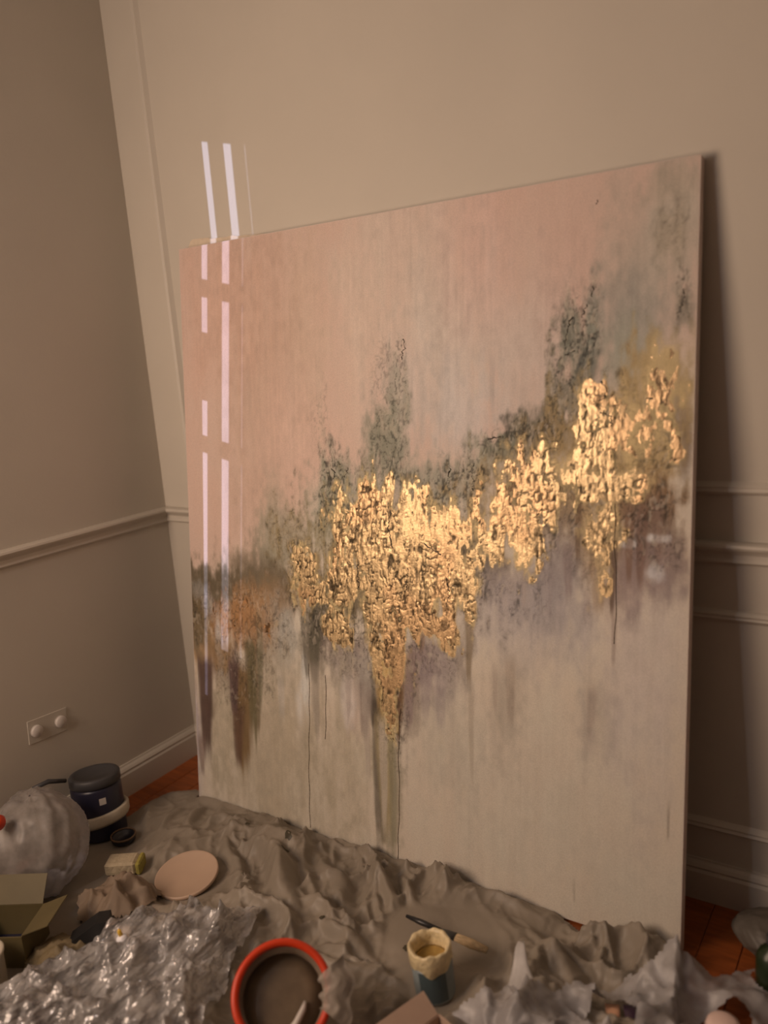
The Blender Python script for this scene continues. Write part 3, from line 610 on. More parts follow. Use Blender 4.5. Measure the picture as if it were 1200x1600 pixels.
# loose strip of raw canvas standing up along the left part of the top edge
V_, F_ = [], []
N = 40
for i in range(N):
    s = i / (N - 1)
    u = 0.012 + 0.36 * s
    h = (0.026 * (1 - s) ** 0.9 + 0.004) * (0.85 + 0.3 * float(vnoise(np.array([s * 14.]), np.array([.5]), 5)[0])) * min(1, s * 22 + 0.35)
    for y, z in ((0.028, 0.0), (0.027, h), (0.0285, h), (0.0305, 0.0)):
        V_.append((u, y, PHGT + 0.001 + z))
for i in range(N - 1):
    for k in range(4):
        F_.append((i * 4 + k, i * 4 + (k + 1) % 4, (i + 1) * 4 + (k + 1) % 4, (i + 1) * 4 + k))
F_ += [(3, 2, 1, 0), tuple((N - 1) * 4 + k for k in range(4))]
tag(mesh_obj('frayed_strip', V_, F_, M_TAPE, painting), 'pale frayed strip of raw canvas')


def surf_y(u, v):
    i = min(max(int(round(u / PWID * (NU - 1))), 0), NU - 1)
    j = min(max(int(round(v / PHGT * (NV - 1))), 0), NV - 1)
    return co[j * NU + i, 1]


def resample(pts, step):
    out = []
    for (a, b) in zip(pts[:-1], pts[1:]):
        n = max(2, int(math.dist(a, b) / step))
        out += [(a[0] + (b[0] - a[0]) * k / n, a[1] + (b[1] - a[1]) * k / n) for k in range(n)]
    return out + [pts[-1]]


for run in RUNS:
    pts = resample(run, 0.006)
    P3 = [(u + 0.0012 * math.sin(v * 60), surf_y(u, v) - 0.0002, v) for u, v in pts]
    r_ = [0.0007 + 0.0004 * math.sin(i * 1.7) ** 2 for i in range(len(P3))]
    r_[-1] = 0.0013
    V_, F_ = tube(P3, r_, 6)
    mesh_obj('paint_drip', V_, F_, M_RUN, painting, True)
for sq in SQUIGGLES:
    pts = resample(sq, 0.004)
    P3 = [(u + 0.007 * (random.random() - 0.5), surf_y(u, v) + 0.0002, v + 0.003 * (random.random() - 0.5)) for u, v in pts]
    r_ = [0.0006 + 0.0016 * random.random() for _ in P3]
    V_, F_ = tube(P3, r_, 6)
    mesh_obj('impasto_ridge', V_, F_, M_INK, painting, True)

# ------------------------------------------------------------------ drop cloth
M_CLOTH = mat('drop_cloth', (0.265, 0.230, 0.188), 0.5, noise=0.10, scale=7, bump=0.08, bscale=90, spec=0.4)
M_SPOT = mat('splashed_paint', (0.06, 0.05, 0.03), 0.5)


def seg_bump(x, y, a, b, w, h):
    ax, ay = a; bx, by = b
    dx, dy = bx - ax, by - ay
    t = np.clip(((x - ax) * dx + (y - ay) * dy) / (dx * dx + dy * dy), 0, 1)
    d = np.hypot(x - ax - t * dx, y - ay - t * dy)
    ends = 0.35 + 0.65 * np.sin(np.pi * np.clip(t * 0.9 + 0.05, 0, 1))
    return h * ends * np.exp(-(d / w) ** 2)


FOLDS = [((0.673, -0.367), (0.92, -0.56), 0.034, 0.075), ((0.78, -0.33), (1.02, -0.46), 0.022, 0.035), ((0.95, -0.30), (1.15, -0.42), 0.025, 0.045),
         ((1.08, -0.30), (1.22, -0.43), 0.018, 0.04), ((1.2, -0.31), (1.33, -0.42), 0.02, 0.045), ((1.33, -0.33), (1.50, -0.50), 0.022, 0.05),
         ((1.44, -0.34), (1.63, -0.46), 0.022, 0.045), ((0.32, -0.30), (0.36, -0.40), 0.016, 0.03), ((0.45, -0.29), (0.40, -0.36), 0.016, 0.03),
         ((0.55, -0.40), (0.70, -0.55), 0.022, 0.035), ((0.50, -0.36), (0.62, -0.50), 0.018, 0.03), ((0.98, -0.55), (1.16, -0.58), 0.022, 0.045),
         ((1.02, -0.66), (1.22, -0.62), 0.022, 0.04), ((0.26, -0.33), (0.29, -0.43), 0.014, 0.025)]


def cloth_h(x, y):
    wx = x + 0.07 * (fbm(x * 6, y * 6, 101, 3) - 0.5)
    wy = y + 0.07 * (fbm(x * 6, y * 6, 103, 3) - 0.5)
    a, b = wx * 0.80 - wy * 0.6, wx * 0.6 + wy * 0.80      # folds run mostly away from the painting, toward the viewer
    h = 0.062 * ridged(a * 3.8, b * 7.5, 105, 2) ** 1.5 + 0.040 * ridged(wx * 12, wy * 9, 107, 2) ** 1.5 + 0.008 * ridged(wx * 34, wy * 30, 109, 2)
    env = 0.35 + 0.65 * sstep(0.25, 0.62, x)
    h = h * env
    for s in FOLDS:
        h = np.maximum(h, seg_bump(wx, wy, *s) + 0.55 * h)
    # flat where the things stand
    for (fx, fy, fr, fh) in FLATS:
        k = 1 - sstep(fr, fr * 1.7, np.hypot(x - fx, y - fy))
        h = h * (1 - k) + fh * k
    edge = sstep(0.0, 0.05, x - 0.10) * sstep(0.0, 0.03, cloth_back(x) - y)
    near_p = (1 - sstep(0.0, 0.03, cloth_back(x) - y)) * sstep(0.2, 0.3, x) * (1 - sstep(1.45, 1.5, x))
    return 0.002 + h * (0.12 + 0.88 * edge) + near_p * (0.010 + 0.018 * fbm(x * 22, y * 0, 115, 2))


FLATS = [(1.332, -0.592, 0.055, 0.012), (0.56, -0.58, 0.09, 0.02), (1.09, -0.80, 0.10, 0.012), (0.36, -0.623, 0.06, 0.012), (0.22, -0.522, 0.05, 0.008), (0.105, -0.53, 0.10, 0.004),
         (0.25, -0.80, 0.16, 0.006), (1.436, -0.78, 0.10, 0.008), (1.29, -0.46, 0.11, 0.030), (1.20, -0.46, 0.06, 0.034), (0.34, -0.95, 0.11, 0.006), (0.41, -1.05, 0.05, 0.008)]


def cloth_back(x):
    y = np.where(x < 0.24, -0.20 - 0.7 * np.clip(0.2 - x, 0, 1), -0.2385)
    y = y - 0.035 * np.exp(-((x - 1.565) / 0.05) ** 2)
    y = y - 0.25 * sstep(1.76, 1.82, x)
    return y


gx = np.arange(0.10, 2.45, 0.0042)
gy = np.arange(-1.55, -0.19, 0.0042)
X, Y = np.meshgrid(gx, gy)
XF, YF = X.ravel(), Y.ravel()
H = cloth_h(XF, YF)
ii = np.arange(XF.size).reshape(X.shape)
q4 = np.stack([ii[:-1, :-1], ii[:-1, 1:], ii[1:, 1:], ii[1:, :-1]], -1).reshape(-1, 4)
cx, cy = XF[q4].mean(1), YF[q4].mean(1)
wob = 0.03 * (fbm(cy * 14, cx * 14, 111, 3) - 0.5)
keep = (cy < cloth_back(cx)) & (cx + wob > 0.125 - 0.05 * sstep(-0.5, -0.8, cy))
cloth = tag(np_mesh('drop_cloth', np.stack([XF, YF, H], 1), q4[keep], M_CLOTH, None, True),
            'crumpled grey-beige drop cloth spread over the floor in front of the painting', 'drop cloth')
for k, (sx, sy, sr) in enumerate([(0.735, -0.36, 0.010), (0.75, -0.395, 0.009), (1.0, -0.56, 0.006), (0.55, -0.33, 0.007), (0.86, -0.45, 0.006), (1.22, -0.53, 0.008)]):
    V_, F_ = [], []
    n = 14
    rr = [sr * (0.7 + 0.6 * random.random()) for _ in range(n)]
    pts = [(sx, sy)] + [(sx + rr[i] * math.cos(6.283 * i / n), sy + rr[i] * math.sin(6.283 * i / n)) for i in range(n)]
    hh = cloth_h(np.array([p[0] for p in pts]), np.array([p[1] for p in pts]))
    V_ = [(p[0], p[1], float(h) + 0.0015) for p, h in zip(pts, hh)]
    F_ = [(0, i + 1, (i + 1) % n + 1) for i in range(n)]
    mesh_obj('paint_splash', V_, F_, M_SPOT, cloth, True)


# ------------------------------------------------------------------ plastic film
def film_mat(name, color, rough, transparent, spec=0.6, sheen=0.42, crinkle=0.0):
    m = bpy.data.materials.new(name)
    m.use_nodes = True
    n, l = m.node_tree.nodes, m.node_tree.links
    p = n['Principled BSDF']
    p.inputs['Base Color'].default_value = tuple(color) + (1,)
    p.inputs['Roughness'].default_value = rough
    p.inputs['Specular IOR Level'].default_value = spec
    tr = n.new('ShaderNodeBsdfTransparent')
    tr.inputs[0].default_value = (0.97, 0.97, 0.97, 1)
    gl = n.new('ShaderNodeBsdfGlossy')
    gl.inputs['Roughness'].default_value = rough
    gl.inputs['Color'].default_value = (0.95, 0.95, 1, 1)
    lw = n.new('ShaderNodeLayerWeight'); lw.inputs[0].default_value = sheen
    tc = n.new('ShaderNodeTexCoord')
    t = n.new('ShaderNodeTexNoise'); t.inputs['Scale'].default_value = 25; t.inputs['Detail'].default_value = 3
    l.new(tc.outputs['Object'], t.inputs['Vector'])
    r = n.new('ShaderNodeMapRange')
    r.inputs[1].default_value = 0.35; r.inputs[2].default_value = 0.65
    r.inputs[3].default_value = max(0.0, transparent - 0.18); r.inputs[4].default_value = min(1.0, transparent + 0.15)
    l.new(t.outputs['Fac'], r.inputs[0])
    if crinkle > 0:
        mp = n.new('ShaderNodeMapping'); mp.inputs['Scale'].default_value = (1, 0.25, 1)
        l.new(tc.outputs['Object'], mp.inputs['Vector'])
        tv = n.new('ShaderNodeTexNoise'); tv.inputs['Scale'].default_value = 46; tv.inputs['Detail'].default_value = 2
        l.new(mp.outputs[0], tv.inputs['Vector'])
        b = n.new('ShaderNodeBump'); b.inputs['Strength'].default_value = crinkle; b.inputs['Distance'].default_value = 0.02
        l.new(tv.outputs['Fac'], b.inputs['Height'])
        l.new(b.outputs[0], gl.inputs['Normal']); l.new(b.outputs[0], p.inputs['Normal'])
    m1 = n.new('ShaderNodeMixShader')
    l.new(r.outputs[0], m1.inputs[0]); l.new(p.outputs[0], m1.inputs[1]); l.new(tr.outputs[0], m1.inputs[2])
    m2 = n.new('ShaderNodeMixShader')
    l.new(lw.outputs['Fresnel'], m2.inputs[0]); l.new(m1.outputs[0], m2.inputs[1]); l.new(gl.outputs[0], m2.inputs[2])
    l.new(m2.outputs[0], n['Material Output'].inputs['Surface'])
    return m


M_CELLO = film_mat('clear_cellophane', (0.55, 0.54, 0.54), 0.10, 0.52, 0.6, 0.42, 1.0)
M_FILM = film_mat('milky_film', (0.37, 0.36, 0.37), 0.40, 0.26, 0.4, 0.14)
M_BAG = film_mat('white_bag', (0.31, 0.285, 0.265), 0.42, 0.34, 0.4, 0.16)


def quad_sheet(name, corners, n, m_, lift, amp, material, seed, smooth, ragged=0.05, dome=0.03, freq=9):
    """crumpled sheet over the cloth, spanned by four ground corners, with facets and a ragged outline"""
    s, t = np.meshgrid(np.linspace(0, 1, n), np.linspace(0, 1, m_))
    s, t = s.ravel(), t.ravel()
    c = np.array(corners)
    st = np.random.RandomState(seed)
    s2 = s + (st.rand(s.size) - 0.5) * 0.7 / n * (0 if smooth else 1)
    t2 = t + (st.rand(s.size) - 0.5) * 0.7 / m_ * (0 if smooth else 1)
    P = (c[0] * ((1 - s2) * (1 - t2))[:, None] + c[1] * (s2 * (1 - t2))[:, None] + c[2] * (s2 * t2)[:, None] + c[3] * ((1 - s2) * t2)[:, None])
    x, y = P[:, 0], P[:, 1]
    e = np.minimum(np.minimum(s, 1 - s), np.minimum(t, 1 - t)) * 2
    wx = x + 0.05 * (fbm(x * 9, y * 9, seed, 3) - 0.5)
    wy = y + 0.05 * (fbm(x * 9, y * 9, seed + 3, 3) - 0.5)
    h = amp * ridged(wx * freq, wy * freq * 0.55, seed + 5, 2) + amp * 0.45 * np.abs(2 * vnoise(wx * freq * 3, wy * freq * 1.1, seed + 7) - 1)
    if not smooth:
        h = h + (st.rand(s.size) - 0.5) * amp * 0.22
    z = cloth_h(x, y) + lift + (h + dome * sstep(0, 0.6, e)) * (0.25 + 0.75 * sstep(0, 0.25, e))
    ii = np.arange(n * m_).reshape(m_, n)
    q = np.stack([ii[:-1, :-1], ii[:-1, 1:], ii[1:, 1:], ii[1:, :-1]], -1).reshape(-1, 4)
    k = e[q].mean(1) + 0.5 * (fbm(x[q].mean(1) * 12, y[q].mean(1) * 12, seed + 9, 3) - 0.5) * ragged * 4 > ragged * 0.5
    q = q[k]
    if not smooth:
        q = np.concatenate([q[:, [0, 1, 2]], q[:, [0, 2, 3]]])
    return np_mesh(name, np.stack([x, y, z], 1), q, material, None, smooth)


tag(quad_sheet('cellophane', [(0.47, -1.30), (1.03, -1.02), (0.86, -0.61), (0.53, -0.84)], 130, 110, 0.012, 0.05, M_CELLO, 201, True, 0.06, 0.04, 11),
    'heap of crinkled clear cellophane, sparkling, beside the orange-rimmed tub', 'cellophane')

# milky film, bottom right: grid with its own back edge, a peak and bumps
fx_ = np.arange(1.36, 2.35, 0.0048); fy_ = np.arange(-1.1, -0.12, 0.0048)
X, Y = np.meshgrid(fx_, fy_)
XF, YF = X.ravel(), Y.ravel()
back_x = [1.36, 1.43, 1.50, 1.57, 1.65, 1.75, 1.85, 1.95, 2.05, 2.35]
back_y = [-0.72, -0.64, -0.59, -0.53, -0.44, -0.37, -0.31, -0.20, -0.16, -0.16]
wx = XF + 0.06 * (fbm(XF * 10, YF * 10, 301, 3) - 0.5); wy = YF + 0.06 * (fbm(XF * 10, YF * 10, 303, 3) - 0.5)
H = cloth_h(XF, YF) + 0.006 + 0.050 * ridged(wx * 6, wy * 9, 305, 2) ** 1.3 + 0.006 * ridged(wx * 22, wy * 22, 307, 2)
for (bx, by, bw, bh) in [(1.79, -0.345, 0.05, 0.075), (1.93, -0.36, 0.06, 0.06), (1.72, -0.40, 0.04, 0.03)]:
    H = H + bh * np.exp(-(((XF - bx) / bw) ** 2 + ((YF - by) / bw) ** 2))
ii = np.arange(XF.size).reshape(X.shape)
q4 = np.stack([ii[:-1, :-1], ii[:-1, 1:], ii[1:, 1:], ii[1:, :-1]], -1).reshape(-1, 4)
cx, cy = XF[q4].mean(1), YF[q4].mean(1)
keep = cy + 0.05 * (fbm(cx * 18, cy * 18, 311, 3) - 0.5) < np.interp(cx, back_x, back_y)
keep &= np.hypot(cx - 1.436, cy + 0.780) > 0.118
keep &= np.hypot((cx - 1.70) / 0.05, (cy + 0.54) / 0.07) > 1
keep &= np.hypot(cx - 1.895, cy + 0.445) > 0.05
keep &= np.hypot(cx - 1.950, cy + 0.262) > 0.042
keep &= np.hypot((cx - 1.945) / 0.115, (cy + 0.118) / 0.09) > 1
tag(np_mesh('plastic_film', np.stack([XF, YF, H], 1), q4[keep], M_FILM, None, True),
    'milky crumpled plastic film along the bottom right, under the lower right corner of the painting', 'plastic film')

# standing pointed fold of film
V_, F_ = [], []
n, m_ = 16, 14
for j in range(m_):
    s = j / (m_ - 1)
    cxp, cyp, czp = 1.485 + 0.055 * (1 - s) ** 1.3, -0.475 - 0.10 * (1 - s), 0.012 + 0.10 * s
    wv = 0.052 * (1 - s) ** 0.75 + 0.004 + 0.006 * math.sin(s * 7)
    for i in range(n):
        a = 2 * math.pi * i / n
        rr = wv * (1 + 0.22 * math.sin(3 * a + 4 * s))
        V_.append((cxp + rr * math.cos(a) * 0.9, cyp + rr * math.sin(a) * 0.55, czp))
for j in range(m_ - 1):
    for i in range(n):
        F_.append((j * n + i, j * n + (i + 1) % n, (j + 1) * n + (i + 1) % n, (j + 1) * n + i))
F_.append(tuple((m_ - 1) * n + i for i in range(n)))
tag(mesh_obj('film_peak', V_, F_, film_mat('pale_film', (0.56, 0.54, 0.53), 0.45, 0.1, 0.4, 0.08), None, True), 'pale pointed fold of film standing up to the right of the jar', 'plastic film')


# ------------------------------------------------------------------ bag, tubs and small things
def bag(name, loc, rad, seed, material, label, cat, knot=True):
    n, m_ = 90, 60
    th, ph = np.meshgrid(np.linspace(0, 2 * np.pi, n, endpoint=False), np.linspace(0.02, np.pi - 0.02, m_))
    th, ph = th.ravel(), ph.ravel()
    x, y, z = np.cos(th) * np.sin(ph), np.sin(th) * np.sin(ph), np.cos(ph)
    w = ridged(x * 1.3 + 5 + z * 0.8, y * 1.3 + 3 - z * 0.7, seed, 2) + 0.35 * ridged(x * 3 - z * 1.5, y * 3 + z * 2, seed + 3, 2)
    cr = ridged(x * 3.1 + z * 2.2 + 2, y * 3.1 - z * 1.7 + 9, seed + 9, 3)
    r = 0.92 + 0.10 * (w - 0.6) + 0.055 * (cr - 0.4)
    x, y, z = x * r * rad[0], y * r * rad[1], z * r * rad[2]
    z = np.maximum(z, -rad[2] * 0.80)
    P = np.stack([x, y, z + rad[2] * 0.80], 1)
    ii = np.arange(n * m_).reshape(m_, n)
    jj = np.roll(ii, -1, axis=1)
    q = np.stack([ii[:-1], ii[1:], jj[1:], jj[:-1]], -1).reshape(-1, 4)
    o = np_mesh(name, P, q, material, None, True)
    o.location = loc
    return tag(o, label, cat)


bag('plastic_bag', (0.185, -0.760, 0.010), (0.145, 0.142, 0.155), 401, M_BAG, 'bulging translucent white plastic bag in front of the navy can', 'bag')

M_NAVY = mat('navy_plastic', (0.018, 0.018, 0.04), 0.35)
M_LIDG = mat('dark_grey_lid', (0.05, 0.05, 0.055), 0.5)
M_CREAM = mat('cream_plastic', (0.52, 0.47, 0.38), 0.45, noise=0.08, scale=30)
M_WHITE = mat('white_label', (0.6, 0.56, 0.52), 0.5)
t = tag(empty('paint_can', (0.115, -0.512, 0.004), (math.radians(-4), math.radians(-5), 0)), 'navy paint can with a cream band and dark grey lid by the left baseboard', 'can')
mesh_obj('can_body', *lathe([(0.070, 0.0), (0.074, 0.004), (0.074, 0.150), (0.070, 0.158), (0.066, 0.160)], 44), M_NAVY, t, True)
mesh_obj('lid', *lathe([(0.072, 0.160), (0.075, 0.162), (0.075, 0.184), (0.071, 0.189), (0.060, 0.189), (0.058, 0.185), (0.001, 0.185)], 44), M_LIDG, t, True)
V_, F_ = lathe([(0.0745, 0.048), (0.084, 0.044), (0.088, 0.052), (0.088, 0.074), (0.084, 0.080), (0.0745, 0.078)], 48, True)
bd = mesh_obj('cream_band', [(x, y, z + 0.16 * (0.55 * x + 0.35 * y)) for x, y, z in V_], F_, M_CREAM, t, True)
bd['label'] = 'thick cream band round the can'
V_, F_ = [], []
d = Vector((0.80, -0.60, 0)); side = Vector((0.60, 0.80, 0))
for i in range(9):
    for z in (0.112, 0.132):
        a = (i / 8 - 0.5) * 0.26 + 0.22
        p = (d * math.cos(a) + side * math.sin(a)) * 0.0748
        V_.append((p.x, p.y, z))
F_ = [(2 * i, 2 * i + 2, 2 * i + 3, 2 * i + 1) for i in range(8)]
mesh_obj('label_patch', V_, F_, M_WHITE, t, True)
hd = tag(mesh_obj('brush_handle', *tube([(0.085, -0.690, 0.235), (0.092, -0.645, 0.236), (0.10, -0.595, 0.215)], [0.006, 0.007, 0.006], 10), M_LIDG, None, True),
         'short dark handle sticking out between the bag and the navy can', 'handle')

M_ORANGE = mat('orange_plastic', lin(205, 58, 20), 0.4)
o = tag(mesh_obj('bottle_cap', *lathe([(0.018, 0.0), (0.020, 0.003), (0.020, 0.022), (0.017, 0.026), (0.001, 0.026)], 28), M_ORANGE, None, True),
        'bright orange bottle cap on the plastic bag at the left edge', 'cap')
o.location = (0.21, -0.865, 0.262); o.rotation_euler = (0.9, 0.4, 0)

# peach paint lid
M_PEACH = mat('peach_paint', (0.50, 0.365, 0.275), 0.45, noise=0.03, scale=20)
t = tag(empty('paint_disc', (0.552, -0.575, 0.036), (math.radians(9), math.radians(2), 0)), 'round paint can lid coated in peach paint, behind the cellophane', 'lid')
mesh_obj('lid_disc', *lathe([(0.070, -0.004), (0.083, -0.004), (0.086, 0.0), (0.086, 0.006), (0.083, 0.009), (0.080, 0.006), (0.001, 0.006)], 56), M_PEACH, t, True)
mesh_obj('lid_collar', *lathe([(0.068, -0.014), (0.072, -0.014), (0.072, -0.004), (0.068, -0.004)], 48, True), M_CREAM, t, True)

# orange-rimmed tub lying tilted to the viewer
nrm = Vector((0.46, -0.48, 0.76)).normalized()
rotq = Vector((0, 0, 1)).rotation_difference(nrm)
M_TUBIN = mat('tub_inside', (0.18, 0.135, 0.095), 0.5, noise=0.12, scale=18)
t = tag(empty('orange_tub', Vector((1.148, -0.868, 0.150)) - nrm * 0.10), 'tilted tub with an orange rim and brown inside, in front of the drop cloth folds', 'tub')
t.rotation_mode = 'QUATERNION'; t.rotation_quaternion = rotq
mesh_obj('tub_body', *lathe([(0.001, 0.0), (0.074, 0.0), (0.078, 0.004), (0.090, 0.095), (0.086, 0.095), (0.074, 0.010), (0.001, 0.008)], 48), M_TUBIN, t, True)
mesh_obj('rim', *lathe([(0.0865, 0.090), (0.097, 0.088), (0.101, 0.094), (0.101, 0.101), (0.097, 0.105), (0.089, 0.104), (0.0855, 0.098)], 56, True), M_ORANGE, t, True)
mesh_obj('paint_residue', *lathe([(0.001, 0.060), (0.05, 0.059), (0.0815, 0.056), (0.0800, 0.050), (0.001, 0.050)], 40), mat('brown_paint', (0.16, 0.118, 0.078), 0.4, noise=0.2, scale=25), t, True)
# scrap of film that lies over the right side of its rim
V_, F_ = [], []
n, m_ = 20, 22
for i in range(n):
    sq = i / (n - 1)
    for k in range(m_):
        w = k / (m_ - 1) - 0.5
        a = 0.62 + w * (0.75 + 0.25 * sq)
        r = 0.078 + 0.062 * sq + 0.006 * math.sin(w * 13)
        z = 0.107 + 0.012 * math.sin(math.pi * min(1.0, sq * 1.1)) + 0.006 * float(ridged(np.array([w * 5.0]), np.array([sq * 3.0]), 77, 2)[0])
        V_.append(t.location + rotq @ Vector((r * math.cos(a), r * math.sin(a), z)))
for i in range(n - 1):
    for k in range(m_ - 1):
        F_.append((i * m_ + k, i * m_ + k + 1, (i + 1) * m_ + k + 1, (i + 1) * m_ + k))
tag(mesh_obj('film_scrap', V_, F_, film_mat('dull_film', (0.30, 0.26, 0.22), 0.5, 0.12, 0.3, 0.05), None, True), 'dull film scrap lying over the rim of the orange-rimmed tub', 'plastic film')
pts = [t.location + rotq @ Vector(q) for q in ((0.035, -0.066, 0.066), (0.046, -0.048, 0.068), (0.050, -0.022, 0.070), (0.047, 0.005, 0.069), (0.042, 0.018, 0.064))]
tag(mesh_obj('plastic_curl', *tube(pts, [0.004, 0.006, 0.007, 0.006, 0.003], 8), M_WHITE, None, True), 'pale curl of plastic inside the orange-rimmed tub', 'curl')

# gold paint jar
M_BLUE = mat('blue_grey_label', (0.24, 0.29, 0.31), 0.4, noise=0.1, scale=30)
M_BLUED = mat('dark_blue_label', (0.075, 0.11, 0.125), 0.45)
M_CRUST = mat('cream_gold_crust', (0.74, 0.62, 0.38), 0.35, noise=0.18, scale=70, bump=0.4, bscale=110)
M_OCHRE = mat('ochre_paint', (0.40, 0.27, 0.085), 0.3, metallic=0.3, noise=0.2, scale=40)
t = tag(empty('gold_paint_jar', (1.332, -0.592, 0.014), (math.radians(2), math.radians(-3), 0)), 'open jar of gold paint with cream crusted rim and blue-grey label', 'jar')
mesh_obj('jar_body', *lathe([(0.038, 0.0), (0.042, 0.004), (0.0435, 0.008), (0.0445, 0.080), (0.043, 0.084)], 44), M_BLUE, t, True)
n = 56
V_, F_ = [], []
for i in range(n):
    a = 2 * math.pi * i / n
    low = 0.080 + 0.007 * math.sin(3 * a + 1) + 0.004 * math.sin(7 * a)
    top = 0.124 + 0.002 * math.sin(5 * a) + 0.0015 * math.sin(11 * a)
    inn = 0.0375 + 0.0018 * math.sin(4 * a) + 0.0012 * math.sin(9 * a + 2)
    for r, z in ((0.0450, low), (0.0465, low + 0.002), (0.0472, top - 0.004), (0.0455, top), (0.041, top - 0.001), (inn, top - 0.006), (0.0365, 0.088)):
        V_.append((r * math.cos(a), r * math.sin(a), z))
for i in range(n):
    for k in range(6):
        F_.append((i * 7 + k, ((i + 1) % n) * 7 + k, ((i + 1) % n) * 7 + k + 1, i * 7 + k + 1))
mesh_obj('crusted_rim', V_, F_, M_CRUST, t, True)
mesh_obj('gold_paint', *lathe([(0.0368, 0.086), (0.0368, 0.0895), (0.030, 0.0905), (0.001, 0.0895)], 40), M_OCHRE, t, True)
V_, F_ = [], []
for i in range(13):
    a = math.radians(-98 + i * 6.5)
    for z in (0.012, 0.083):
        V_.append((0.0452 * math.cos(a), 0.0452 * math.sin(a), z))
F_ = [(2 * i, 2 * i + 2, 2 * i + 3, 2 * i + 1) for i in range(12)]
tag(mesh_obj('label_panel', V_, F_, M_BLUED, t, True), 'dark blue-green panel of the label')

# brush behind the jar
A, B, Ctip = Vector((1.19, -0.476, 0.072)), Vector((1.322, -0.478, 0.066)), Vector((1.396, -0.470, 0.054))
t = tag(empty('paintbrush', A), 'paintbrush with black handle and tan bristles lying behind the gold jar', 'paintbrush')
loc = lambda P: P - A
mesh_obj('handle', *tube([loc(A), loc(A.lerp(B, 0.3)), loc(A.lerp(B, 0.7))], [0.004, 0.007, 0.0055], 10), mat('black_handle', (0.02, 0.02, 0.022), 0.35), t, True)
mesh_obj('ferrule', *tube([loc(A.lerp(B, 0.70)), loc(A.lerp(B, 0.8)), loc(B)], [0.0065, 0.009, 0.012], 12, 0.55), mat('dull_ferrule', (0.10, 0.10, 0.10), 0.4, 0.8), t, True)
mesh_obj('bristles', *tube([loc(B), loc(B.lerp(Ctip, 0.5)), loc(Ctip)], [0.0115, 0.014, 0.009], 14, 0.5), mat('tan_bristles', (0.56, 0.42, 0.25), 0.7, noise=0.3, scale=40, bump=0.5, bscale=200, stretch=(1, 12, 12)), t, True)


def open_box(name, loc, rotz, sx, sy, sz, flaps, material, inside, label, cat, wall=0.003):
    t = tag(empty(name, loc, (0, 0, rotz)), label, cat)
    hx, hy = sx / 2, sy / 2
    w = wall
    mesh_obj('box_walls', *join([box_data(-hx, hx, -hy, -hy + w, 0, sz), box_data(-hx, hx, hy - w, hy, 0, sz),
                                 box_data(-hx, -hx + w, -hy + w, hy - w, 0, sz), box_data(hx - w, hx, -hy + w, hy - w, 0, sz)]), material, t)
    mesh_obj('box_bottom', *box_data(-hx + w, hx - w, -hy + w, hy - w, 0, w), inside, t)
    for sidek, length, ang in flaps:
        v, f = box_data(-(hx if sidek in 'ns' else hy) + 0.004, (hx if sidek in 'ns' else hy) - 0.004, 0, length, 0, w * 0.7)
        fl = mesh_obj('flap', v, f, material, t)
        z = {'n': 0, 's': math.pi, 'e': -math.pi / 2, 'w': math.pi / 2}[sidek]
        p = {'n': (0, hy, sz), 's': (0, -hy, sz), 'e': (hx, 0, sz), 'w': (-hx, 0, sz)}[sidek]
        fl.location = p
        fl.rotation_euler = (math.radians(ang), 0, z)
    return t


M_KRAFT = mat('kraft_board', (0.50, 0.36, 0.28), 0.75, noise=0.06, scale=15)
M_DARKIN = mat('dark_board', (0.10, 0.07, 0.045), 0.8)
M_OLIVE = mat('olive_board', (0.12, 0.095, 0.042), 0.6, noise=0.12, scale=12)
open_box('kraft_carton', (1.436, -0.780, 0.014), math.radians(72), 0.15, 0.13, 0.055, (('w', 0.085, 8), ('n', 0.05, 35)), M_KRAFT, M_DARKIN,
         'small open pinkish kraft carton in front of the gold paint jar', 'carton')
open_box('olive_carton', (0.340, -0.968, 0.008), math.radians(30), 0.15, 0.12, 0.085, (('e', 0.07, 20), ('n', 0.07, 50)), M_OLIVE, M_NAVY,
         'open olive-yellow carton with dark inside, below the plastic bag', 'carton')

# cream tub at the left edge, in front of the olive carton
t = tag(empty('cream_cup', (0.425, -1.065, 0.010), (math.radians(5), math.radians(-4), 0)), 'cream plastic cup with round rim at the left edge in front of the olive carton', 'cup')
mesh_obj('cup_wall', *lathe([(0.034, 0.0), (0.036, 0.004), (0.046, 0.085), (0.050, 0.088), (0.051, 0.094), (0.048, 0.097), (0.040, 0.095), (0.038, 0.085), (0.032, 0.008), (0.001, 0.006)], 40), M_CREAM, t, True)
mesh_obj('grey_paint', *lathe([(0.0375, 0.072), (0.0375, 0.075), (0.001, 0.076)], 32), M_LIDG, t, True)


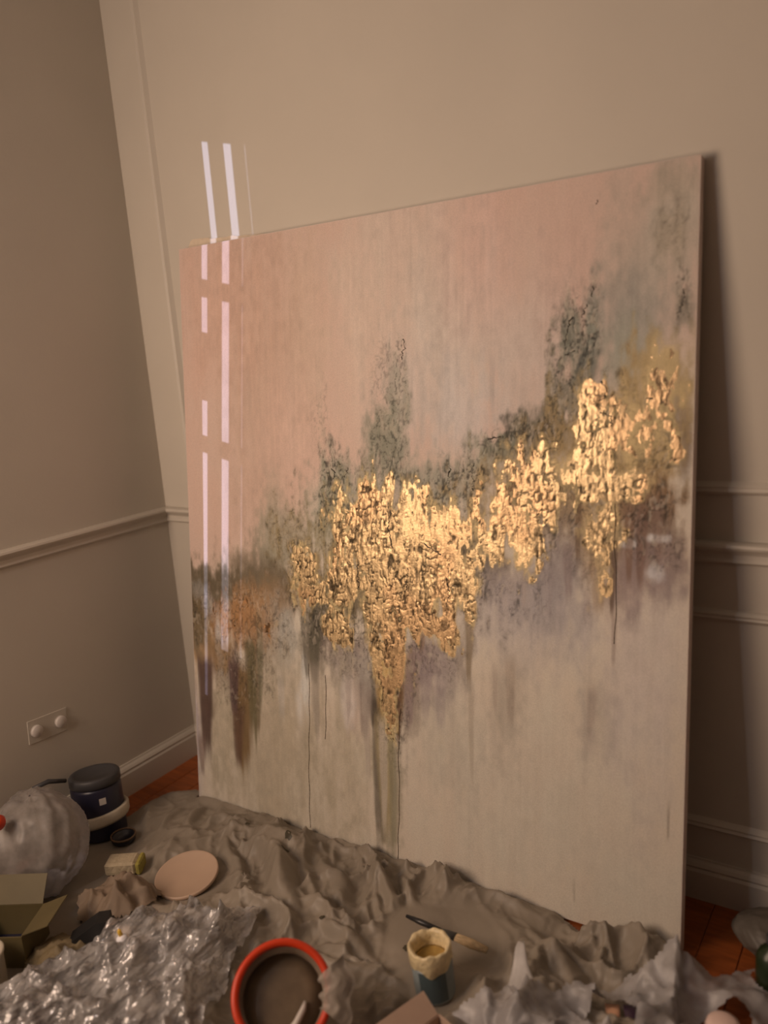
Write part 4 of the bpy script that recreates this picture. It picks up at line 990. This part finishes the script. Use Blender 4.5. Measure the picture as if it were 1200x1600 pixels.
def crumple(name, cxy, size, seed, material, label, cat, amp=0.05, n=44):
    s, tt = np.meshgrid(np.linspace(-1, 1, n), np.linspace(-1, 1, n))
    s, tt = s.ravel(), tt.ravel()
    x = cxy[0] + s * size[0] + 0.02 * (fbm(tt * 3 + 4, s * 2, seed, 2) - 0.5)
    y = cxy[1] + tt * size[1] + 0.02 * (fbm(tt * 3, s * 3 + 8, seed + 1, 2) - 0.5)
    e = 1 - np.maximum(np.abs(s), np.abs(tt))
    z = cloth_h(x, y) + 0.006 + amp * ridged(x * 15, y * 15, seed + 2, 3) * sstep(-0.1, 0.5, e) + amp * 0.6 * sstep(0, 0.9, e)
    ii = np.arange(n * n).reshape(n, n)
    q = np.stack([ii[:-1, :-1], ii[:-1, 1:], ii[1:, 1:], ii[1:, :-1]], -1).reshape(-1, 4)
    k = np.hypot(s, tt)[q].mean(1) + 0.4 * (fbm(x[q].mean(1) * 20, y[q].mean(1) * 20, seed + 5, 3) - 0.5) < 1.0
    return tag(np_mesh(name, np.stack([x, y, z], 1), q[k], material, None, True), label, cat)


M_BPAPER = mat('brown_paper', (0.22, 0.165, 0.12), 0.7, noise=0.12, scale=20)
crumple('crumpled_paper', (0.455, -0.735), (0.12, 0.085), 501, M_BPAPER, 'crumpled brown paper between the peach lid and the plastic bag', 'paper')
crumple('crumpled_paper', (0.50, -0.935), (0.10, 0.07), 521, mat('olive_paper', (0.17, 0.13, 0.07), 0.7, noise=0.1), 'crumpled olive-brown paper beside the olive carton', 'paper', 0.035)
crumple('brown_wrap', (0.60, -1.13), (0.12, 0.08), 541, mat('red_brown_wrap', (0.10, 0.045, 0.03), 0.6, noise=0.2), 'dark red-brown crumpled wrapping at the bottom left under the cellophane', 'wrapping', 0.02)

# black scraper wedge
V_, F_ = [(-0.05, -0.025, 0), (0.05, -0.025, 0), (0.05, 0.025, 0), (-0.05, 0.025, 0), (0.02, -0.022, 0.045), (0.048, -0.022, 0.045), (0.048, 0.022, 0.045), (0.02, 0.022, 0.045)], \
    [(3, 2, 1, 0), (4, 5, 6, 7), (0, 1, 5, 4), (1, 2, 6, 5), (2, 3, 7, 6), (3, 0, 4, 7)]
tag(mesh_obj('scraper', V_, F_, mat('black_plastic', (0.012, 0.012, 0.013), 0.5), None, False, (0.535, -0.868, 0.055), (0, 0, math.radians(40))),
    'small black wedge-shaped scraper at the left end of the cellophane', 'scraper')

# sponge
M_SPONGE = mat('beige_sponge', (0.44, 0.37, 0.26), 0.85, noise=0.12, scale=60, bump=0.4, bscale=120)
t = tag(empty('sponge', (0.355, -0.617, 0.016), (0, 0, math.radians(33))), 'beige sponge block with an olive-yellow end, left of the peach lid', 'sponge')
mesh_obj('sponge_block', *box_data(-0.052, 0.034, -0.028, 0.028, 0, 0.038, 0.006), M_SPONGE, t)
mesh_obj('scouring_side', *box_data(0.034, 0.048, -0.028, 0.028, 0, 0.036, 0.004), mat('scouring_pad', (0.30, 0.26, 0.06), 0.9, noise=0.2, scale=90), t)
t = tag(empty('paint_pot', (0.225, -0.520, 0.012)), 'tiny black pot with a brown rim on the cloth near the navy can', 'pot')
mesh_obj('pot_body', *lathe([(0.030, 0.0), (0.034, 0.003), (0.034, 0.018), (0.028, 0.018), (0.026, 0.006), (0.001, 0.005)], 32), mat('black_pot', (0.012, 0.012, 0.018), 0.4), t, True)
mesh_obj('pot_rim', *lathe([(0.0335, 0.016), (0.037, 0.016), (0.037, 0.021), (0.0335, 0.021)], 32, True), mat('brown_rim', (0.14, 0.085, 0.045), 0.6), t, True)


def paint_tube(name, loc, rotz, tilt, length, r, body, cap, label):
    t = tag(empty(name, loc, (0, tilt, rotz)), label, 'paint tube')
    V_, F_ = [], []
    n, m_ = 20, 9
    for k in range(m_):
        s = k / (m_ - 1)
        for i in range(n):
            a = 2 * math.pi * i / n
            V_.append((length * s, r * (1 + 0.35 * (1 - s)) * math.cos(a), r * (0.06 + 0.94 * min(1, s * 1.3) ** 0.8) * math.sin(a)))
    for k in range(m_ - 1):
        for i in range(n):
            F_.append((k * n + i, k * n + (i + 1) % n, (k + 1) * n + (i + 1) % n, (k + 1) * n + i))
    F_ += [tuple(range(n))[::-1]]
    for i in range(n):
        V_.append((length + 0.006, r * 0.45 * math.cos(2 * math.pi * i / n), r * 0.45 * math.sin(2 * math.pi * i / n)))
    for i in range(n):
        F_.append(((m_ - 1) * n + i, (m_ - 1) * n + (i + 1) % n, m_ * n + (i + 1) % n, m_ * n + i))
    F_.append(tuple(m_ * n + i for i in range(n)))
    mesh_obj('tube_body', V_, F_, body, t, True)
    V_, F_ = lathe([(r * 0.62, 0.0), (r * 0.66, 0.001), (r * 0.60, 0.016), (0.001, 0.017)], 16)
    mesh_obj('cap', [(z + length + 0.006, x, y) for x, y, z in V_], F_, cap, t, True)
    t['group'] = 'paint tubes under the milky film'
    return t


M_COPPER = mat('copper_tube', (0.72, 0.42, 0.28), 0.3, 0.6)
M_PURPLE = mat('purple_tube', (0.05, 0.025, 0.05), 0.35)
M_BROWNT = mat('brown_tube', (0.16, 0.09, 0.06), 0.35, 0.4)
paint_tube('paint_tube', (1.682, -0.478, 0.045), math.radians(-68), 0.12, 0.12, 0.011, M_COPPER, M_WHITE, 'copper coloured paint tube half under the milky film')
paint_tube('paint_tube', (1.714, -0.465, 0.046), math.radians(-66), 0.12, 0.12, 0.010, M_PURPLE, M_LIDG, 'dark purple paint tube next to the copper tube')
paint_tube('paint_tube', (1.746, -0.452, 0.046), math.radians(-64), 0.12, 0.12, 0.011, M_BROWNT, M_LIDG, 'brown metallic paint tube beside the purple tube')
o = tag(mesh_obj('domed_lid', *lathe([(0.001, 0.0), (0.030, 0.0), (0.033, 0.003), (0.034, 0.030), (0.030, 0.042), (0.020, 0.047), (0.001, 0.048)], 32), mat('pale_pink_plastic', (0.80, 0.60, 0.54), 0.4), None, True),
        'pale pink domed jar lid poking out of the milky film', 'lid')
o.location = (1.888, -0.440, 0.020)
t = tag(empty('green_bottle', (1.950, -0.262, 0.012)), 'dark green bottle at the right edge beyond the milky film', 'bottle')
mesh_obj('bottle_body', *lathe([(0.030, 0.0), (0.034, 0.004), (0.034, 0.085), (0.028, 0.10), (0.013, 0.112), (0.012, 0.122)], 32), mat('dark_green', (0.018, 0.03, 0.012), 0.35), t, True)
mesh_obj('cap', *lathe([(0.015, 0.118), (0.015, 0.136), (0.001, 0.137)], 24), M_LIDG, t, True)
bag('small_bag', (1.945, -0.118, 0.004), (0.105, 0.078, 0.048), 431, mat('grey_bag', (0.11, 0.095, 0.08), 0.55), 'flat grey-brown plastic bag by the back baseboard at the right edge', 'bag')

# bits on the cellophane
t = tag(empty('small_paint_pot', (0.665, -0.868, 0.098), (math.radians(20), math.radians(15), 0)), 'tiny peach paint pot amid the cellophane', 'pot')
mesh_obj('pot_body', *lathe([(0.016, 0.0), (0.020, 0.003), (0.021, 0.020), (0.018, 0.022), (0.001, 0.0215)], 24), mat('pale_peach', (0.78, 0.60, 0.48), 0.3), t, True)
t = tag(empty('glue_tube', (0.70, -0.895, 0.105), (0, math.radians(-12), math.radians(18))), 'tiny white tube with yellow tip amid the cellophane', 'tube')
mesh_obj('tube_body', *lathe([(0.010, 0.0), (0.012, 0.002), (0.012, 0.026), (0.005, 0.030)], 20), mat('glossy_white', (0.85, 0.85, 0.9), 0.2), t, True)
mesh_obj('yellow_tip', *lathe([(0.005, 0.030), (0.0045, 0.042), (0.001, 0.046)], 16), mat('yellow_plastic', (0.75, 0.48, 0.05), 0.3), t, True)
